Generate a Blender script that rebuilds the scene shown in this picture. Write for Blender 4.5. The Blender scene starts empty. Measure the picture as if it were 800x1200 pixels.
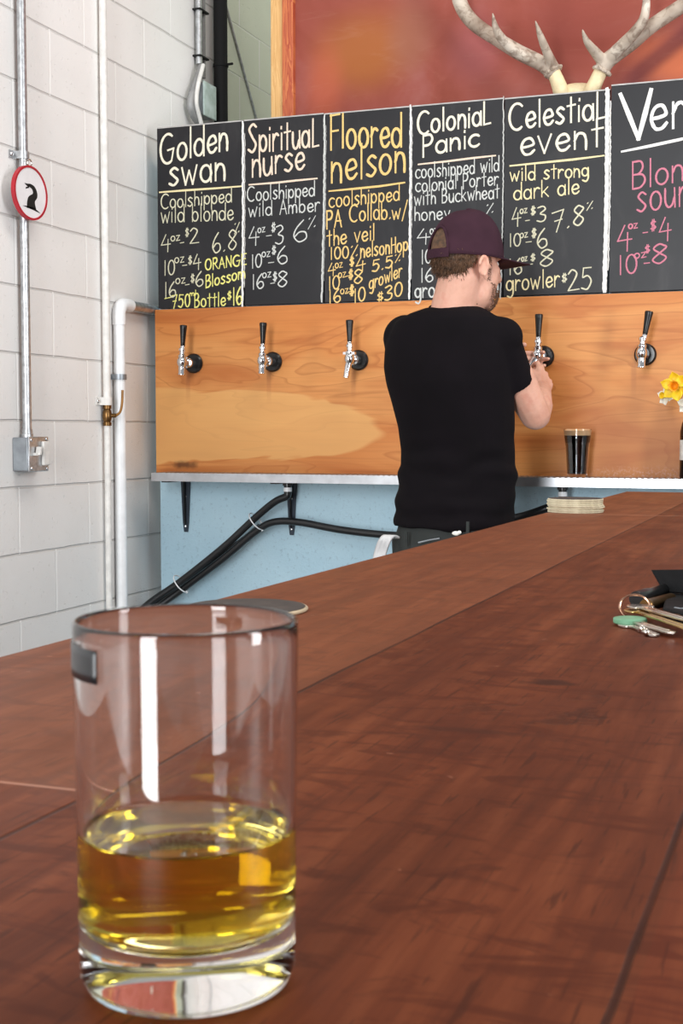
import bpy, bmesh, math, random
import numpy as np
from mathutils import Vector, Matrix, Quaternion, noise as mnoise
random.seed(7)
SC = bpy.context.scene
COL = SC.collection
PI = math.pi

# ------------------------------------------------------------------ camera
F = 1550.0; PITCH = math.atan(95 / 1550); YAW = math.radians(20.2); ZC = 1.224
cam = bpy.data.cameras.new('camera'); camo = bpy.data.objects.new('camera', cam); COL.objects.link(camo)
camo.location = (0, 0, ZC); camo.rotation_euler = (PI / 2 - PITCH, 0, YAW)
cam.sensor_fit = 'VERTICAL'; cam.sensor_height = 36; cam.sensor_width = 24
cam.lens = F / 1200 * 36; cam.clip_start = .01
cam.dof.use_dof = True; cam.dof.focus_distance = 3.3; cam.dof.aperture_fstop = 42
SC.camera = camo
# ------------------------------------------------------------------ colour management
SC.view_settings.view_transform = 'Standard'; SC.view_settings.look = 'None'
SC.view_settings.gamma = 1; SC.view_settings.use_curve_mapping = False
SC.view_settings.exposure = 0.2
SC.cycles.use_denoising = True
SC.cycles.max_bounces = 16; SC.cycles.transmission_bounces = 16; SC.cycles.glossy_bounces = 6
SC.cycles.caustics_reflective = False; SC.cycles.sample_clamp_indirect = 6
# ------------------------------------------------------------------ world + daylight
W = bpy.data.worlds.new('world'); SC.world = W; W.use_nodes = True
W.node_tree.nodes['Background'].inputs[0].default_value = (.93, .96, 1, 1)
W.node_tree.nodes['Background'].inputs[1].default_value = .33
def area(name, loc, target, sx, sy, power, col=(1, 1, 1)):
    l = bpy.data.lights.new(name, 'AREA'); l.shape = 'RECTANGLE'; l.size = sx; l.size_y = sy; l.energy = power; l.color = col
    o = bpy.data.objects.new(name, l); COL.objects.link(o); o.location = loc
    o.rotation_euler = (Vector(target) - Vector(loc)).to_track_quat('-Z', 'Y').to_euler()
    return o
area('daylight_rear_door', (-.85, -3.2, 1.85), (-.85, 4, 1.85), 1.0, 3.6, 230, (.965, .985, 1))
area('daylight_side_window', (3.6, 1.1, 1.75), (-2, 1.3, 1.75), 0.8, 3.2, 150, (.965, .985, 1))
area('ceiling_lamp', (.2, 2.6, 4.6), (-.6, 3.4, 1), 2.4, 1.2, 60, (1, .95, .88))

# ------------------------------------------------------------------ pixel ray helper (photo survey -> metres)
def ray(px, py):
    a = (px - 400) / F; b = (600 - py) / F
    cp, sp = math.cos(PITCH), math.sin(PITCH)
    d = (a, cp + b * sp, -sp + b * cp); c, s = math.cos(YAW), math.sin(YAW)
    return Vector((c * d[0] - s * d[1], s * d[0] + c * d[1], d[2]))
def at(px, py, Y=None, X=None, Z=None):
    d = ray(px, py)
    t = Y / d.y if Y is not None else (X / d.x if X is not None else (Z - ZC) / d.z)
    return Vector((0, 0, ZC)) + t * d

# ------------------------------------------------------------------ materials
def lin(c):
    f = lambda v: v / 12.92 if v <= .04045 else ((v + .055) / 1.055) ** 2.4
    return tuple(f(x / 255) for x in c[:3]) + (1,)
class NT:
    def __init__(s, name):
        s.m = bpy.data.materials.new(name); s.m.use_nodes = True; s.t = s.m.node_tree
        s.b = s.t.nodes['Principled BSDF']; s.out = s.t.nodes['Material Output']
    def n(s, typ, **kw):
        x = s.t.nodes.new(typ)
        for k, v in kw.items(): setattr(x, k, v)
        return x
    def put(s, sock, v):
        if isinstance(v, bpy.types.NodeSocket): s.t.links.new(v, sock)
        elif v is not None: sock.default_value = v
    def pos(s): return s.n('ShaderNodeNewGeometry').outputs['Position']
    def obj(s): return s.n('ShaderNodeTexCoord').outputs['Object']
    def sep(s, v):
        x = s.n('ShaderNodeSeparateXYZ'); s.put(x.inputs[0], v); return x.outputs
    def comb(s, a, b, c):
        x = s.n('ShaderNodeCombineXYZ')
        for i, v in enumerate((a, b, c)): s.put(x.inputs[i], v)
        return x.outputs[0]
    def ma(s, op, a, b=None, c=None):
        x = s.n('ShaderNodeMath', operation=op)
        for i, v in enumerate((a, b, c)): s.put(x.inputs[i], v)
        return x.outputs[0]
    def noise(s, vec, scale=5, detail=3, rough=.5, dist=0):
        x = s.n('ShaderNodeTexNoise'); s.put(x.inputs['Vector'], vec)
        x.inputs['Scale'].default_value = scale; x.inputs['Detail'].default_value = detail
        x.inputs['Roughness'].default_value = rough; x.inputs['Distortion'].default_value = dist
        return x.outputs[0]
    def ramp(s, f, stops, interp='LINEAR'):
        x = s.n('ShaderNodeValToRGB'); x.color_ramp.interpolation = interp; e = x.color_ramp.elements
        while len(e) < len(stops): e.new(.5)
        for i, (p, c) in enumerate(stops):
            e[i].position = p; e[i].color = lin(c) if len(c) == 3 else c
        s.put(x.inputs[0], f); return x.outputs[0]
    def step(s, f, a, b):
        x = s.n('ShaderNodeMapRange', interpolation_type='SMOOTHSTEP'); s.put(x.inputs[0], f)
        x.inputs[1].default_value = a; x.inputs[2].default_value = b; return x.outputs[0]
    def mix(s, f, a, b, mode='MIX'):
        x = s.n('ShaderNodeMix', data_type='RGBA', blend_type=mode); s.put(x.inputs[0], f)
        for i, v in ((6, a), (7, b)):
            s.put(x.inputs[i], lin(v) if isinstance(v, tuple) and len(v) == 3 else v)
        return x.outputs[2]
    def bump(s, h, dist=.002, strength=1):
        x = s.n('ShaderNodeBump'); x.inputs['Distance'].default_value = dist; x.inputs['Strength'].default_value = strength
        s.put(x.inputs['Height'], h); s.t.links.new(x.outputs[0], s.b.inputs['Normal'])
    def set(s, **kw):
        for k, v in kw.items(): s.put(s.b.inputs[k.replace('_', ' ')], v)
        return s.m
def pm(name, rgb, rough=.5, metal=0, var=.10, scale=25, bump=0, spec=.5):
    m = NT(name); v = m.noise(m.obj(), scale, 4)
    dark = tuple(max(0, x * (1 - var)) for x in rgb); light = tuple(min(255, x * (1 + var)) for x in rgb)
    m.set(Base_Color=m.ramp(v, [(.3, dark), (.7, light)]), Roughness=rough, Metallic=metal)
    m.b.inputs['Specular IOR Level'].default_value = spec
    if bump: m.bump(v, bump)
    return m.m

def mat_block(name, axis, paint, joint, c0=.175):
    m = NT(name); p = m.pos(); X, Y, Z = m.sep(p); U = Y if axis == 'Y' else X
    wob = m.ma('MULTIPLY', m.ma('SUBTRACT', m.noise(p, 9, 3), .5), .006)
    zz = m.ma('DIVIDE', m.ma('SUBTRACT', m.ma('ADD', Z, wob), .054), .2); row = m.ma('FLOOR', zz)
    u = m.ma('ADD', m.ma('DIVIDE', m.ma('SUBTRACT', m.ma('ADD', U, wob), c0), .4), m.ma('MULTIPLY', m.ma('MODULO', row, 2.0), .5))
    fz = m.ma('FRACT', zz); fu = m.ma('FRACT', u)
    dz = m.ma('MULTIPLY', m.ma('MINIMUM', fz, m.ma('SUBTRACT', 1.0, fz)), .2)
    du = m.ma('MULTIPLY', m.ma('MINIMUM', fu, m.ma('SUBTRACT', 1.0, fu)), .4)
    bed = m.ma('SUBTRACT', 1.0, m.step(dz, .0015, .005)); head = m.ma('SUBTRACT', 1.0, m.step(du, .0015, .006))
    grain = m.noise(p, 160, 4, .7); big = m.noise(p, 2.2, 3)
    pit = m.step(m.noise(p, 90, 2), .66, .74)
    col = m.mix(m.step(big, .3, .75), paint, tuple(x * .965 for x in paint))
    col = m.mix(m.ma('MULTIPLY', bed, .6), col, joint)
    col = m.mix(m.ma('MULTIPLY', head, .85), col, (252, 251, 249))
    m.set(Base_Color=col, Roughness=.62)
    h = m.ma('SUBTRACT', m.ma('MULTIPLY', grain, .25), m.ma('ADD', m.ma('MULTIPLY', bed, .8), m.ma('MULTIPLY', head, .25)))
    h = m.ma('SUBTRACT', h, m.ma('MULTIPLY', pit, .35))
    m.bump(h, .004, .8); return m.m

def mat_panel(name):
    m = NT(name); p = m.pos(); X, Y, Z = m.sep(p)
    v = m.comb(m.ma('MULTIPLY', X, .8), 0.0, m.ma('MULTIPLY', Z, 3.6))
    f = m.noise(v, 1.3, 3, .5, .7)
    bands = m.ma('FRACT', m.ma('MULTIPLY', f, 11.0))
    fine = m.noise(m.comb(m.ma('MULTIPLY', X, 3.0), 0.0, m.ma('MULTIPLY', Z, 130.0)), 1.0, 4, .6)
    col = m.ramp(f, [(.26, (170, 92, 42)), (.42, (204, 128, 66)), (.54, (218, 150, 86)), (.7, (190, 112, 56))])
    col = m.mix(m.ma('MULTIPLY', m.ramp(bands, [(0, (255, 255, 255)), (.16, (70, 70, 70)), (.6, (0, 0, 0)), (.95, (60, 60, 60)), (1, (255, 255, 255))]), .42), col, (160, 84, 36))
    red = m.noise(m.comb(m.ma('MULTIPLY', X, .9), 4.0, m.ma('MULTIPLY', Z, 5.0)), 1.6, 3, .55, 1.0)
    col = m.mix(m.ma('MULTIPLY', m.step(red, .5, .68), .55), col, (178, 94, 42))
    col = m.mix(m.ma('MULTIPLY', m.step(fine, .45, .75), .28), col, (165, 98, 52))
    # pale sapwood tongue, lower left
    wv = m.ma('MULTIPLY', m.ma('SUBTRACT', m.noise(m.comb(m.ma('MULTIPLY', X, 2.0), 0.0, m.ma('MULTIPLY', Z, 7.0)), 1.0, 3, .5, .8), .5), .22)
    ez = m.ma('DIVIDE', m.ma('ADD', m.ma('SUBTRACT', Z, 1.235), wv), .115)
    ex = m.ma('DIVIDE', m.ma('SUBTRACT', X, -1.95), .58)
    r = m.ma('ADD', m.ma('POWER', m.ma('ABSOLUTE', ez), 2.0), m.ma('POWER', m.ma('MAXIMUM', ex, 0.0), 2.0))
    sap = m.ma('SUBTRACT', 1.0, m.step(r, .88, 1.02))
    col = m.mix(m.ma('MULTIPLY', sap, .68), col, (228, 174, 108))
    # second pale area upper right
    wet = m.ma('MULTIPLY', m.step(X, -.95, -.6), m.ma('SUBTRACT', 1.0, m.step(m.ma('ADD', Z, m.ma('MULTIPLY', m.noise(p, 6, 3), .25)), 1.3, 1.55)))
    col = m.mix(m.ma('MULTIPLY', wet, .55), col, (164, 98, 58))
    # knot
    kd = m.ma('SQRT', m.ma('ADD', m.ma('POWER', m.ma('DIVIDE', m.ma('ADD', X, 2.12), .075), 2.0), m.ma('POWER', m.ma('DIVIDE', m.ma('SUBTRACT', Z, 1.105), .018), 2.0)))
    kd = m.ma('ADD', kd, m.ma('MULTIPLY', m.ma('SUBTRACT', m.noise(p, 40, 3), .5), .9))
    col = m.mix(m.ma('MULTIPLY', m.ma('SUBTRACT', 1.0, m.step(kd, .15, 1.1)), .8), col, (62, 30, 16))
    # dried splash marks along the foot of the panel and pale droplets
    foot = m.ma('MULTIPLY', m.ma('SUBTRACT', 1.0, m.step(Z, 1.085, 1.125)), m.ma('MULTIPLY', m.step(X, -.75, -.6), m.step(m.noise(p, 130, 3, .6), .48, .62)))
    col = m.mix(m.ma('MULTIPLY', foot, .6), col, (205, 160, 140))
    # darker streaks below the taps, fading downward
    sx = m.ma('ABSOLUTE', m.ma('SUBTRACT', m.ma('FRACT', m.ma('DIVIDE', m.ma('ADD', X, 2.10 + .153), .306)), .5))
    drip = m.ma('MULTIPLY', m.ma('SUBTRACT', 1.0, m.step(sx, .012, .04)), m.ma('MULTIPLY', m.step(Z, 1.30, 1.40), m.ma('SUBTRACT', 1.0, m.step(Z, 1.42, 1.44))))
    col = m.mix(m.ma('MULTIPLY', drip, .28), col, (140, 80, 55))
    m.set(Base_Color=col, Roughness=.45); m.b.inputs['Specular IOR Level'].default_value = .3; m.bump(fine, .0006, .4)
    return m.m

def mat_counter(name):
    m = NT(name); p = m.pos(); X, Y, Z = m.sep(p)
    wob = m.ma('MULTIPLY', m.ma('SUBTRACT', m.noise(m.comb(0.0, m.ma('MULTIPLY', Y, 6.0), 0.0), 1, 3), .5), .004)
    Xw = m.ma('ADD', X, wob)
    g1 = m.noise(m.comb(m.ma('MULTIPLY', X, 60.0), m.ma('MULTIPLY', Y, 4.0), 0.0), 1, 5, .65, .3)
    g2 = m.noise(m.comb(m.ma('MULTIPLY', X, 330.0), m.ma('MULTIPLY', Y, 22.0), 3.0), 1, 2, .5)
    cross = m.noise(m.comb(m.ma('MULTIPLY', X, 16.0), m.ma('MULTIPLY', Y, 42.0), 7.0), 1, 4, .6, 1.6)
    blot = m.noise(m.comb(m.ma('MULTIPLY', X, 7.0), m.ma('MULTIPLY', Y, 4.0), 0.0), 1, 4, .6, .6)
    col = m.ramp(g1, [(.35, (82, 36, 18)), (.5, (106, 50, 26)), (.66, (126, 66, 38))])
    col = m.mix(m.ma('MULTIPLY', m.step(blot, .42, .66), .5), col, (70, 28, 13))
    pores = m.ma('MULTIPLY', m.step(g2, .60, .68), m.step(blot, .34, .5))
    col = m.mix(m.ma('MULTIPLY', m.step(cross, .50, .64), .75), col, (72, 27, 11))
    col = m.mix(m.ma('MULTIPLY', pores, .7), col, (50, 20, 10))
    # tone of each plank
    t = m.ramp(m.ma('DIVIDE', m.ma('ADD', X, .6), 1.2), [(0, (132, 72, 46)), (.255, (132, 72, 46)), (.257, (100, 48, 26)), (.456, (100, 48, 26)), (.458, (112, 46, 24)), (1, (112, 46, 24))], 'CONSTANT')
    col = m.mix(.25, col, t)
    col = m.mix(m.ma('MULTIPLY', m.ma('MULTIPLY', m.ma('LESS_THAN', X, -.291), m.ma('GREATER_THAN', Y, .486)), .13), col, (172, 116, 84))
    # knot scar and tool marks
    def knot(cx, cy, rx, ry, amp):
        d = m.ma('SQRT', m.ma('ADD', m.ma('POWER', m.ma('DIVIDE', m.ma('SUBTRACT', X, cx), rx), 2.0), m.ma('POWER', m.ma('DIVIDE', m.ma('SUBTRACT', Y, cy), ry), 2.0)))
        return m.ma('ADD', d, m.ma('MULTIPLY', m.ma('SUBTRACT', m.noise(p, 34, 4, .6), .5), amp))
    k = knot(*KN1, 3.2); ring = m.ma('MULTIPLY', m.ma('MULTIPLY', m.step(k, .45, .8), m.ma('SUBTRACT', 1.0, m.step(k, .8, 1.2))), m.step(m.noise(p, 18, 3), .40, .58))
    col = m.mix(m.ma('MULTIPLY', ring, .55), col, (52, 24, 15))
    col = m.mix(m.ma('MULTIPLY', m.ma('SUBTRACT', 1.0, m.step(k, .2, .9)), .35), col, (92, 44, 26))
    hot = m.ma('SUBTRACT', 1.0, m.step(knot(*KN2, 2.2), .4, 1.0))
    col = m.mix(m.ma('MULTIPLY', hot, .75), col, (46, 22, 14))
    hot = m.ma('SUBTRACT', 1.0, m.step(knot(*KN6, 1.8), .4, 1.1))
    col = m.mix(m.ma('MULTIPLY', hot, .5), col, (58, 28, 18))
    for kk, a in ((KN3, .3), (KN4, .16), (KN5, .22)):
        q = knot(*kk, 1.7); rg = m.ma('MULTIPLY', m.step(q, .7, .92), m.ma('SUBTRACT', 1.0, m.step(q, .92, 1.1))); rg = m.ma('MULTIPLY', rg, m.step(m.noise(p, 22, 3), .42, .62))
        col = m.mix(m.ma('MULTIPLY', rg, a), col, (60, 28, 18))
    # white scuffs
    sc = m.ma('MULTIPLY', m.step(m.noise(m.comb(m.ma('MULTIPLY', X, 40.0), m.ma('MULTIPLY', Y, 60.0), 5.0), 1, 2, .5, 1.2), .745, .79), .5)
    col = m.mix(sc, col, (186, 130, 104))
    # seams between planks / butt joints
    seam = None
    for sxp, w in ((-.291, .0011), (-.0515, .0010), (.19, .0012), (.43, .0012)):
        d = m.ma('SUBTRACT', 1.0, m.step(m.ma('ABSOLUTE', m.ma('SUBTRACT', Xw, sxp)), w * .5, w * 1.7))
        seam = d if seam is None else m.ma('MAXIMUM', seam, d)
    gap = m.step(m.noise(m.comb(0.0, m.ma('MULTIPLY', Y, 5.0), 9.0), 1, 2), .30, .5)
    seam = m.ma('MULTIPLY', seam, m.ma('ADD', .45, m.ma('MULTIPLY', gap, .55)))
    j1 = m.ma('MULTIPLY', m.ma('SUBTRACT', 1.0, m.step(m.ma('ABSOLUTE', m.ma('SUBTRACT', m.ma('ADD', Y, wob), .486)), .0008, .0022)), m.ma('LESS_THAN', X, -.291))
    j2 = m.ma('SUBTRACT', 1.0, m.step(m.ma('ABSOLUTE', m.ma('SUBTRACT', m.ma('ADD', Y, wob), 2.455)), .003, .009))
    col = m.mix(m.ma('MULTIPLY', seam, .85), col, (48, 22, 14))
    col = m.mix(m.ma('MULTIPLY', m.ma('MAXIMUM', j1, m.ma('MULTIPLY', j2, .6)), .55), col, (196, 142, 118))
    m.set(Base_Color=col, Roughness=m.ramp(blot, [(.3, (.42, .42, .42, 1)), (.7, (.58, .58, .58, 1))]))
    h = m.ma('SUBTRACT', m.ma('MULTIPLY', g1, .3), m.ma('ADD', m.ma('MULTIPLY', seam, 1.0), m.ma('MULTIPLY', ring, .4)))
    m.bump(h, .0012, .6); m.b.inputs['Specular IOR Level'].default_value = .12
    return m.m
def kn(px, py, rx, ry):
    q = at(px, py, Z=1.07); return (q.x, q.y, rx, ry)
KN6 = kn(575, 858, .040, .008); KN1 = kn(612, 832, .032, .055); KN2 = kn(640, 800, .022, .014); KN3 = kn(440, 868, .055, .022); KN4 = kn(470, 980, .07, .05); KN5 = kn(690, 930, .03, .03)

def mat_paint(name):
    m = NT(name); p = m.pos(); X, Y, Z = m.sep(p)
    n1 = m.noise(p, 2.6, 4, .55, 1.2); n2 = m.noise(p, 1.3, 2, .5, .6); n3 = m.noise(m.comb(m.ma('MULTIPLY', X, 2.0), 0.0, m.ma('MULTIPLY', Z, 9.0)), 3, 4, .6, 1)
    col = m.ramp(n1, [(.3, (134, 64, 50)), (.5, (148, 76, 64)), (.7, (156, 90, 82))])
    def blob(cx, cz, rx, rz):
        d = m.ma('SQRT', m.ma('ADD', m.ma('POWER', m.ma('DIVIDE', m.ma('SUBTRACT', X, cx), rx), 2.0), m.ma('POWER', m.ma('DIVIDE', m.ma('SUBTRACT', Z, cz), rz), 2.0)))
        return m.ma('SUBTRACT', 1.0, m.step(m.ma('ADD', d, m.ma('MULTIPLY', m.ma('SUBTRACT', n2, .5), 1.0)), .2, 1.0))
    for px, py, rx, rz, c, a in ((430, 60, .28, .2, (164, 98, 46), .75), (480, 45, .12, .2, (150, 100, 84), .5), (560, 60, .16, .2, (160, 92, 96), .5), (660, 40, .3, .22, (130, 60, 50), .8), (790, 70, .2, .12, (206, 112, 74), .8), (380, 100, .1, .2, (190, 96, 66), .5)):
        q = at(px, py, Y=4.36); col = m.mix(m.ma('MULTIPLY', blob(q.x, q.z, rx, rz), a), col, c)
    # dark sweeping stroke right of the antlers
    a0 = at(730, 100, Y=4.36); a1 = at(800, 42, Y=4.36); sl = (a1.z - a0.z) / (a1.x - a0.x)
    dd = m.ma('ABSOLUTE', m.ma('SUBTRACT', m.ma('SUBTRACT', Z, a0.z), m.ma('MULTIPLY', m.ma('SUBTRACT', X, a0.x), sl)))
    col = m.mix(m.ma('MULTIPLY', m.ma('SUBTRACT', 1.0, m.step(dd, .01, .06)), m.ma('MULTIPLY', m.step(X, a0.x - .05, a0.x + .05), .8)), col, (104, 48, 50))
    col = m.mix(m.ma('MULTIPLY', m.step(n3, .55, .75), .10), col, (190, 140, 120))
    m.set(Base_Color=col, Roughness=.7); m.b.inputs['Specular IOR Level'].default_value = .25; m.bump(n3, .001, .4); return m.m

def mat_slate(name):
    m = NT(name); p = m.pos()
    n = m.noise(p, 3.2, 4, .6, .6); sm = m.noise(m.comb(m.ma('MULTIPLY', m.sep(p)[0], 9.0), 0.0, m.ma('MULTIPLY', m.sep(p)[2], 3.0)), 1, 4, .6, .8)
    col = m.ramp(n, [(.3, (22, 22, 26)), (.7, (32, 32, 36))])
    col = m.mix(m.ma('MULTIPLY', m.step(sm, .5, .8), .3), col, (78, 76, 77))
    m.set(Base_Color=col, Roughness=.42); m.b.inputs['Specular IOR Level'].default_value = .35; return m.m
def mat_chalk(name, rgb):
    m = NT(name); n = m.noise(m.pos(), 420, 3, .7)
    m.set(Base_Color=m.ramp(n, [(.3, tuple(x * .74 for x in rgb)), (.55, rgb)]), Roughness=.95); return m.m
def mat_blue(name):
    m = NT(name); p = m.pos(); n = m.noise(p, 90, 4, .7); b = m.noise(p, 2.5, 3)
    col = m.ramp(b, [(.3, (166, 200, 217)), (.7, (188, 217, 230))])
    col = m.mix(m.ma('MULTIPLY', m.step(n, .56, .70), .38), col, (112, 140, 158))
    m.set(Base_Color=col, Roughness=.6); m.bump(n, .003, .9); return m.m
def mat_glass(name, ior=1.5, col=(1, 1, 1, 1)):
    m = NT(name); g = m.n('ShaderNodeBsdfGlass'); g.inputs['IOR'].default_value = ior; g.inputs['Color'].default_value = col; g.inputs['Roughness'].default_value = 0
    m.t.links.new(g.outputs[0], m.out.inputs[0]); return m.m
def mat_liquid(name, col, dens, ior=1.34):
    m = NT(name); g = m.n('ShaderNodeBsdfGlass'); g.inputs['IOR'].default_value = ior; g.inputs['Roughness'].default_value = 0
    a = m.n('ShaderNodeVolumeAbsorption'); a.inputs[0].default_value = col; a.inputs[1].default_value = dens
    m.t.links.new(g.outputs[0], m.out.inputs[0]); m.t.links.new(a.outputs[0], m.out.inputs['Volume']); return m.m
def mat_skin(name):
    m = NT(name); p = m.obj(); n = m.noise(p, 14, 4, .6); n2 = m.noise(p, 160, 3)
    m.set(Base_Color=m.ramp(n, [(.3, (206, 150, 128)), (.55, (224, 172, 150)), (.75, (214, 142, 122))]), Roughness=.55)
    m.b.inputs['Subsurface Weight'].default_value = .08; m.b.inputs['Subsurface Radius'].default_value = (.01, .004, .002)
    m.bump(n2, .0006, .4); return m.m
def mat_cloth(name, rgb, bumpd=.001):
    m = NT(name); p = m.obj(); w = m.noise(p, 900, 2); n = m.noise(p, 9, 3)
    m.set(Base_Color=m.ramp(n, [(.3, tuple(x * .85 for x in rgb)), (.7, tuple(x * 1.12 for x in rgb))]), Roughness=.95)
    m.b.inputs['Specular IOR Level'].default_value = .15
    m.bump(w, bumpd, .5); return m.m
def mat_antler(name):
    m = NT(name); p = m.obj(); n = m.noise(p, 30, 4, .6, .8); n2 = m.noise(p, 8, 3)
    col = m.ramp(n2, [(.3, (132, 112, 96)), (.5, (188, 174, 158)), (.7, (226, 216, 202))])
    col = m.mix(m.ma('MULTIPLY', m.step(n, .48, .62), .6), col, (108, 86, 70))
    m.set(Base_Color=col, Roughness=.5); m.bump(n, .003, .6); return m.m
def mat_pine(name, a, b, ax=2):
    m = NT(name); p = m.pos(); q = m.sep(p)
    v = m.comb(m.ma('MULTIPLY', q[0], 40.0), 0.0, m.ma('MULTIPLY', q[2], 3.0))
    n = m.noise(v, 1, 3, .5, 1.4); bd = m.ma('FRACT', m.ma('MULTIPLY', n, 5.0))
    m.set(Base_Color=m.mix(bd, a, b), Roughness=.5); return m.m
def mat_layers(name, a, b, scale):
    m = NT(name); z = m.sep(m.obj())[2]; n = m.noise(m.obj(), 60, 3)
    m.set(Base_Color=m.mix(m.step(n, .4, .7), a, b), Roughness=.9); return m.m

M = dict(
    block=mat_block('painted_block', 'Y', (240, 238, 236), (186, 182, 178)), block_back=mat_block('green_block', 'Y', (232, 238, 218), (244, 246, 238)),
    floor=pm('concrete', (128, 124, 120), .5, 0, .1, 3), panel=mat_panel('plywood'), counter=mat_counter('stained_plywood'),
    paint=mat_paint('red_canvas'), slate=mat_slate('slate'), blue=mat_blue('blue_paint'), glass=mat_glass('clear_glass'),
    beer=mat_liquid('golden_beer', (.975, .875, .03, 1), 62), steel=pm('brushed_steel', (196, 198, 202), .32, 1, .05), chrome=pm('chrome', (225, 226, 228), .1, 1, .02),
    galv=pm('galvanized', (188, 190, 192), .38, .85, .12, 60), black=pm('black_plastic', (11, 11, 12), .28, 0, .2), rubber=pm('black_rubber', (26, 27, 29), .3, 0, .15),
    pvc=pm('white_pvc', (236, 238, 240), .35, 0, .03), wpaint=pm('white_paint', (226, 224, 220), .5, 0, .05, 40, .0005), bronze=pm('brass', (112, 84, 52), .35, 1, .2), yellowh=pm('yellow_handle', (150, 104, 44), .5),
    pipeblack=pm('black_iron', (9, 9, 10), .8), red=pm('red_enamel', (176, 28, 44), .35, 0, .05), white=pm('white_enamel', (232, 230, 232), .4, 0, .02), ink=pm('black_ink', (12, 12, 12), .6),
    bracket=pm('blue_black_steel', (44, 54, 66), .45, .3), teal=pm('teal_plate', (214, 240, 232), .4, 0, .1, 30), greybox=pm('grey_steel', (150, 156, 162), .4, .6, .1), stout=pm('dark_stout', (9, 5, 4), .08, 0, .1), foam=pm('tan_foam', (226, 184, 138), .9, 0, .06),
    skin=mat_skin('skin'), shirt=mat_cloth('black_jersey', (15, 11, 15)), cap=mat_cloth('maroon_twill', (58, 36, 46)), jeans=mat_cloth('charcoal_denim', (58, 61, 60)), towel=mat_cloth('white_terry', (235, 235, 236), .004),
    hair=pm('brown_hair', (88, 62, 42), .6, 0, .3, 80), beard=pm('beard_hair', (96, 66, 46), .7, 0, .3, 80), shoe=pm('dark_leather', (34, 28, 26), .5), eye=pm('eye_white', (230, 226, 222), .3, 0, .02), lip=pm('lip', (186, 110, 100), .5),
    antler=mat_antler('antler'), bone=pm('bone', (226, 208, 168), .6, 0, .08, 40, .001), pine=mat_pine('pine', (226, 184, 124), (206, 156, 94)), redwood=mat_pine('red_stained_frame', (168, 70, 44), (206, 120, 70)),
    pulp=mat_layers('pulp_board', (214, 204, 176), (186, 174, 146), 1), corkdark=pm('dark_coaster', (62, 54, 50), .7, 0, .2, 50), palerim=pm('pale_rim', (178, 160, 132), .6),
    leather=pm('black_leather', (8, 8, 10), .6, 0, .2, 120, .0006, .2), brass=pm('key_brass', (206, 176, 120), .25, 1, .1), nickel=pm('key_nickel', (214, 206, 196), .22, 1, .05), copper=pm('ring_copper', (204, 160, 134), .22, 1, .05), green=pm('green_cap', (108, 158, 124), .5),
    petal=pm('yellow_petal', (250, 208, 36), .5, 0, .06, 40), corona=pm('orange_corona', (240, 158, 20), .5, 0, .1, 60), wpetal=pm('white_petal', (250, 246, 232), .5, 0, .05), stem=pm('green_stem', (92, 130, 58), .5), vase=pm('brown_bottle', (26, 15, 12), .12, 0, .1),
    paper=pm('paper_label', (236, 232, 224), .7), duct=pm('grey_conduit', (150, 150, 150), .5, .2, .08), litedge=pm('pale_edge', (176, 174, 172), .5),
)
CH = {k: mat_chalk('chalk_' + k, v) for k, v in dict(cream=(248, 240, 218), white=(214, 216, 212), pale=(222, 218, 190), yellow=(246, 240, 140), orange=(244, 206, 132), peach=(246, 222, 200), pink=(214, 130, 150), bright=(250, 248, 244), gold=(246, 230, 180)).items()}

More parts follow.
